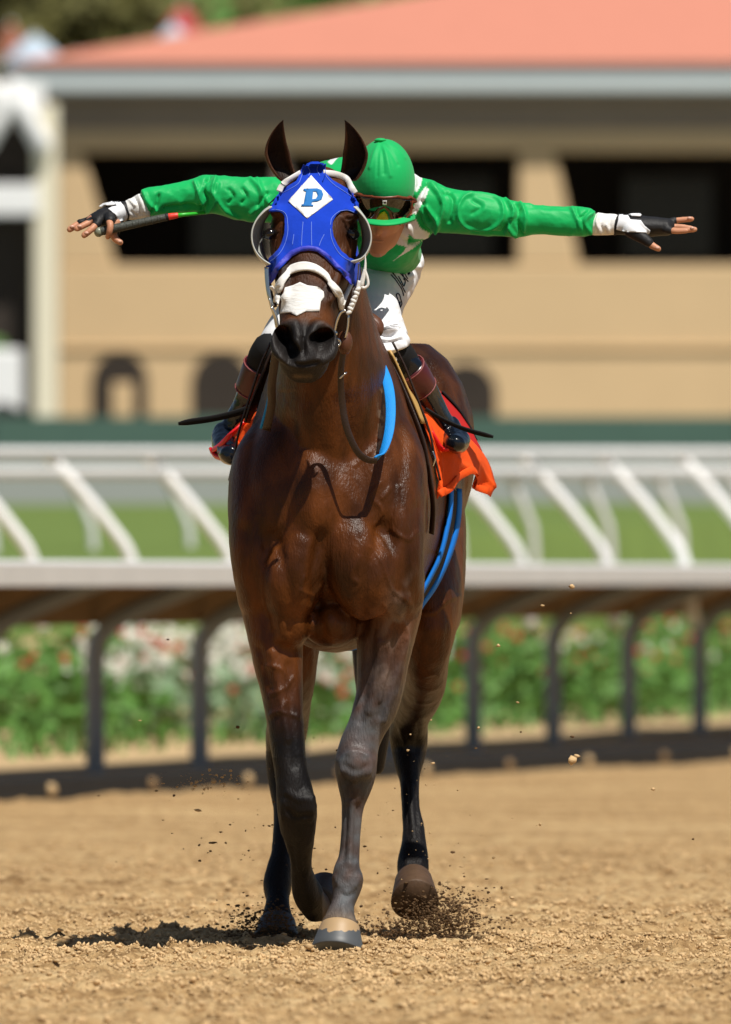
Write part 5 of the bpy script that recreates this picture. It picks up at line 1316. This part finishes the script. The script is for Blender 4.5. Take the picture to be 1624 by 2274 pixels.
pf = [([zp(*p) for p in q], w, h) for q, w, h in (([(330, 1830), (560, 1900), (780, 1780)], 5, -.010), ([(350, 2010), (600, 2000), (760, 1960)], 5, -.009), ([(400, 2120), (600, 2130), (830, 2060)], 5, .009), ([(560, 1650), (690, 1560), (770, 1500)], 5, -.009),
      ([(560, 1700), (680, 1740)], 5, -.010), ([(540, 1400), (640, 1440), (740, 1420)], 6, -.005), ([(500, 2250), (700, 2220), (850, 2120)], 5, -.008), ([(420, 1760), (640, 1780), (880, 1830)], 6, .010), ([(600, 1600), (760, 1600)], 5, .008),
      ([(990, 400), (1070, 460), (1010, 620)], 4, .008), ([(1050, 330), (1140, 430), (1060, 600)], 4, -.007), ([(980, 690), (1080, 680)], 4, .008), ([(900, 870), (980, 830)], 4, .008), ([(870, 1100), (950, 960)], 4, .006))]
V = ridges(V, F, pf)
X_, Y_, Z_ = V.T; V = V + normals(V, F) * (.008 * fbm(X_ * 9 + Y_ * 8, Z_ * 24 + Y_ * 9, 3, 35))[:, None]
trs = mesh_obj("trousers", V, F, M['pants'], jockey); tbv = bvh_of(V, F)
# handwritten name down the thigh
strokes = [[(745, 1395), (720, 1320), (690, 1230), (675, 1180), (700, 1155), (730, 1180), (750, 1250), (770, 1330), (745, 1395)], [(735, 1370), (740, 1300)],                       # D.
           [(585, 830), (650, 900), (720, 1000), (775, 1090), (800, 1190)], [(595, 775), (680, 880), (760, 1000), (830, 1130)],                                                    # V
           [(715, 860), (760, 940), (800, 1020), (820, 1000), (830, 930), (800, 900)], [(730, 780), (770, 770), (800, 850), (825, 900)],                                            # a
           [(735, 790), (790, 850), (880, 940)], [(760, 690), (800, 770), (870, 890)], [(765, 640), (850, 740), (890, 830)],                                                       # n
           [(775, 620), (830, 625), (860, 690), (850, 740)], [(830, 570), (860, 660), (890, 770), (910, 810), (905, 740)],                                                        # D
           [(870, 510), (910, 620), (935, 740), (950, 760)], [(920, 470), (960, 560), (975, 640)], [(900, 480), (985, 540)],                                                       # y
           [(940, 430), (985, 520), (1000, 600), (970, 680)], [(985, 390), (1040, 440), (1060, 500)], [(1010, 350), (1080, 400), (1100, 460)], [(960, 390), (985, 460)]]             # k e
for k, s in enumerate(strokes):
    L = bez([zp(*p) for p in s], 5)
    pts = [on_surface(tbv, p[0], p[1], .0012, .7)[0] for p in L]
    pipe("written_stroke", pts, .0017, M['ink'], trs, n=6, sub=1)

# --- boots
def boot(st, foot, name, toe_rot, cuffi, bandi):
    root = union(name, [([(W(x, y, d), r, r) for x, y, d, r in st], (1, 0, 0)), (foot, (1, 0, 0))], .0035, 6, M['black_boot'], (), .012, seed=9)
    a = [(W(x, y, d), r + .006, r + .006) for x, y, d, r in cuffi]; mb = MB(); mb.tube(a, ref=(1, 0, 0), n=28, sub=4, round_ends=False); cf = mb.build("boot_cuff", M['maroon'], root)
    for q in (a[0], a[-1]):
        t = (Vector(a[-1][0]) - Vector(a[0][0])).normalized(); ring(Vector(q[0]), q[1], .002, t, M['maroon_seam'], cf, "cuff_seam")
    a = [(W(x, y, d), r + .003, r + .003) for x, y, d, r in bandi]; mb = MB(); mb.tube(a, ref=(1, 0, 0), n=28, sub=4); mb.build("knee_band", M['black_cloth'], root)
    return root
rb_ = boot([(890, 798, .43, .043), (920, 838, .46, .043), (947, 886, .52, .039), (972, 928, .57, .036), (994, 960, .61, .034)],
     [(W(996, 956, .62), .036, .042), (W(1008, 972, .58), .037, .036), (W(1016, 982, .52), .034, .029), (W(1010, 984, .46), .027, .022)], "boot", 0,
     [(905, 818, .445, .042), (917, 836, .46, .042), (933, 862, .49, .040)], [(874, 780, .41, .044), (888, 798, .43, .043), (900, 814, .445, .041)])
lb_ = boot([(590, 800, .56, .045), (572, 840, .59, .045), (555, 888, .63, .042), (535, 930, .66, .038), (515, 962, .68, .036)],
     [(W(500, 968, .69), .036, .042), (W(502, 985, .64), .038, .038), (W(512, 1003, .56), .036, .032), (W(516, 1012, .50), .030, .026)], "boot", 0,
     [(583, 812, .57, .045), (575, 836, .585, .045), (563, 868, .61, .044)], [(604, 772, .535, .045), (594, 790, .55, .046), (586, 808, .565, .044)])
# --- stirrups
def stirrup(pts, lab):
    root = empty("stirrup", W(*pts[0])); tag(root, lab, "stirrup")
    strap("stirrup_iron", [W(*p) for p in pts], .014, .006, (.3, -.6, .8), M['red_gloss'], root); return root
s1 = stirrup([(470, 1002, .62), (490, 988, .55), (515, 963, .51), (540, 940, .52), (549, 936, .54)], "red stirrup round the boot on the shaded side")
strap("stirrup_iron", [W(468, 998, .63), W(478, 1012, .60), W(492, 1018, .56)], .014, .008, (0, -1, .3), M['red_gloss'], s1)
strap("stirrup_leather", [W(545, 938, .53), W(565, 920, .52), W(590, 896, .50), W(605, 870, .48)], .014, .004, (.5, -.5, .7), M['black_cloth'], s1)
s2 = stirrup([(950, 938, .50), (960, 962, .48), (976, 990, .48), (986, 1000, .48)], "red stirrup under the boot on the orange cloth side")
strap("stirrup_iron", [W(984, 999, .47), W(1000, 997, .47), W(1014, 993, .48)], .020, .006, (0, -1, .3), M['red_gloss'], s2)

# --- helmet with silk cover, peak and goggles
hm = MB(); hm.blob(W(853, 404, .335), (.0815, .118, .113), Matrix.Rotation(-.12, 3, 'X'), n=40, m=26)
V, F = remesh(hm, .0035, 4, .5)
V = ridges(V, F, [([(845, 312), (850, 340), (853, 385)], 4, -.0035), ([(845, 312), (832, 338), (822, 372)], 4, .0030), ([(845, 312), (866, 334), (884, 366)], 4, -.0030), ([(845, 312), (875, 326), (900, 350)], 4, .003), ([(845, 312), (858, 345), (868, 390)], 4, .0028), ([(845, 312), (840, 345), (838, 390)], 3, -.002)])
hel = mesh_obj("helmet", V, F, M['cap'], jockey); hlb = bvh_of(V, F)
mb = MB(); mb.blob(W(845, 311, .30), (.016, .016, .006)); mb.build("cap_button", M['cap'], hel)
V = []; F = []; n1 = 24
for layer in (0, 1):
    for i in range(n1):
        a = math.pi * (1.06 + .88 * i / (n1 - 1))
        for rad, dz in ((.95, .0), (1.12, -.006), (1.28, -.012)):
            V.append(W(853, 490, .335) + Vector((.0815 * min(rad, 1.0) * math.cos(a) * (1.0 + .02 * rad), .108 * rad * math.sin(a), dz - layer * .005 + .018 * abs(math.cos(a)) ** 2)))
for i in range(n1 - 1):
    for k in range(2):
        a = i * 3 + k; F.append((a, a + 1, a + 4, a + 3)); b = n1 * 3 + a; F.append((b + 3, b + 4, b + 1, b))
    a = i * 3 + 2; b = n1 * 3 + a; F.append((a, b, b + 3, a + 3))
mesh_obj("cap_peak", V, F, M['cap'], hel)
gg = empty("goggles", W(853, 455, .2)); tag(gg, "dark wraparound goggles with brown rim pushed up on the green helmet", "goggles")
gout = [(900,640),(940,618),(1060,634),(1120,637),(1200,632),(1290,650),(1328,682),(1318,762),(1282,806),(1205,820),(1162,795),(1147,742),(1120,712),(1095,725),(1070,778),(1030,806),(950,800),(915,740)]
gin = [(912,650),(942,632),(1060,648),(1120,650),(1200,646),(1282,662),(1314,690),(1304,756),(1274,792),(1210,804),(1175,784),(1160,735),(1122,698),(1083,715),(1058,765),(1026,790),(956,786),(926,738)]
patch("lens", zline(gin), hlb, M['lens'], gg, step=4, off=.012, thick=.003, ydef=.24, iters=12)
patch("goggle_rim", zline(gout), hlb, M['goggle_frame'], gg, holes=[zline(gin)], step=3, off=.013, thick=.008, ydef=.24, iters=8)
patch("brand_mark", zline([(1110,660),(1134,660),(1134,686),(1110,686)]), hlb, M['white_cloth'], gg, holes=[zline([(1116,667),(1128,667),(1128,680),(1116,680)])], step=3, off=.016, thick=.001, ydef=.24, iters=0)
patch("yellow_lining", zline([(1065,806),(1085,765),(1120,745),(1140,770),(1148,808)]), hlb, M['yellow_green'], hel, step=3, off=.004, thick=.001, ydef=.24)

# --- whip
whip = empty("riding_whip", W(220, 514, .40)); tag(whip, "riding whip with grey rubber grip and red band in the left-hand glove", "whip")
WY = HY - .035
mb = MB(); mb.tube([(W(222, 514, WY), .0112, .0112), (W(250, 508, WY), .0118, .0118), (W(300, 497, WY), .0108, .0108), (W(345, 487, WY), .0102, .0102), (W(369, 482, WY), .0098, .0098)], ref=(0, 1, 0), n=18, sub=6); mb.build("grip", M['grip'], whip)
mb = MB(); mb.blob(W(219, 515, WY), (.012, .0135, .0135)); mb.build("grip_cap", M['grip_end'], whip)
for k in range(9):
    f = .12 + .095 * k; ring(W(222 + 147 * f, 514 - 32 * f, WY), .0112 - .0012 * f, .0012, (.97, 0, .22), M['grip'], whip, "grip_winding")
mb = MB(); mb.tube([(W(369, 482, WY), .0105, .0105), (W(372, 481, WY), .0105, .0105)], ref=(0, 1, 0), n=14); mb.build("collar", M['glove_black'], whip)
mb = MB(); mb.tube([(W(374, 481, WY), .0092, .0092), (W(394, 478, WY), .0075, .0075)], ref=(0, 1, 0), n=14); mb.build("red_band", M['whip_red'], whip)
mb = MB(); mb.tube([(W(394, 478, WY), .0062, .0062), (W(424, 475, WY + .01), .0048, .0048), (W(560, 462, WY + .16), .003, .003)], ref=(0, 1, 0), n=12); mb.build("shaft", M['whip_green'], whip)

# ================================================================ FLYING DIRT
r_ = np.random.default_rng(12)
def spray(name, c0, spread, n, smin, smax, material, label, seed):
    q = np.random.default_rng(seed)
    P = np.array(c0) + q.normal(0, 1, (n, 3)) * np.array(spread); P[:, 2] = np.maximum(P[:, 2], .012)
    V, F = clods(P, smin + (smax - smin) * q.random(n) ** 3, seed); o = fast_mesh(name, V, F, material, False); tag(o, label, "dirt", kind="stuff"); return o
a = W(985, 2035, 1.05); spray("dirt_spray", (a.x, a.y, .07), (.055, .10, .035), 2600, .0008, .0050, M['clod_dark'], "dark dirt kicked up by the lifted hind hoof", 21)
a = W(930, 2050, 1.05); spray("dirt_spray", (a.x, a.y, .035), (.09, .08, .018), 1400, .0008, .0050, M['clod_dark'], "low dark dirt thrown out under the lifted hind hoof", 22)
a = W(585, 2060, 1.2); spray("dirt_spray", (a.x, a.y, .04), (.055, .08, .028), 1300, .0008, .0050, M['clod_dark'], "dark dirt puffing round the planted hind hoof", 23)
a = W(470, 1735, .9); spray("dirt_spray", (a.x, a.y, a.z), (.06, .10, .018), 110, .0012, .0055, M['clod'], "small tan crumbs flying left of the legs", 24)
a = W(640, 1900, .9); spray("dirt_spray", (a.x, a.y, a.z), (.22, .25, .17), 170, .0010, .0045, M['clod_dark'], "scattered dark crumbs in the air round the legs", 25)
a = W(915, 1850, 1.0); spray("dirt_spray", (a.x, a.y, a.z), (.14, .15, .16), 110, .0010, .0050, M['clod'], "scattered pale crumbs in the air by the lifted hind leg", 26)
big = [(1271, 1302, .007, 'clod'), (1205, 1345, .005, 'clod'), (1268, 1362, .0035, 'clod'), (1272, 1636, .007, 'clod_dark'), (1270, 1688, .012, 'clod'), (1281, 1680, .009, 'clod'), (1007, 1893, .007, 'clod_dark'), (528, 1615, .005, 'clod_dark'), (440, 1800, .007, 'clod'), (474, 1872, .008, 'clod_dark'), (1540, 1864, .006, 'clod_dark'), (1450, 1752, .006, 'clod'), (1150, 1560, .0035, 'clod'), (310, 1600, .004, 'clod')]
CL = ["tan lump in the air right of the horse, just below the rail top", "small tan lump in front of the rail's brown underside", "tiny tan lump lowest in front of the rail's underside", "dark lump in the air above the biggest flying lump",
      "biggest flying lump of tan dirt, before the kerb on the right", "smaller tan lump touching the biggest flying lump", "dark lump in the air beside the lifted hind leg", "dark lump in the air left of the bent knee", "tan lump falling below the crumbs on the left", "dark lump low in the air left of the bent foreleg",
      "dark lump farthest right low over the track", "tan lump over the track at right near the kerb", "tiny tan lump before the flowers right of the horse", "tiny tan lump before the flowers far left"]
for i, (px, py, s, m) in enumerate(big):
    V, F = clods([tuple(W(px, py, .6 + .1 * (i % 4)))], [s], 60 + i)
    o = fast_mesh("dirt_clod", V, F, M[m], False)
    tag(o, CL[i], "dirt clod", "dirt clods in the air")
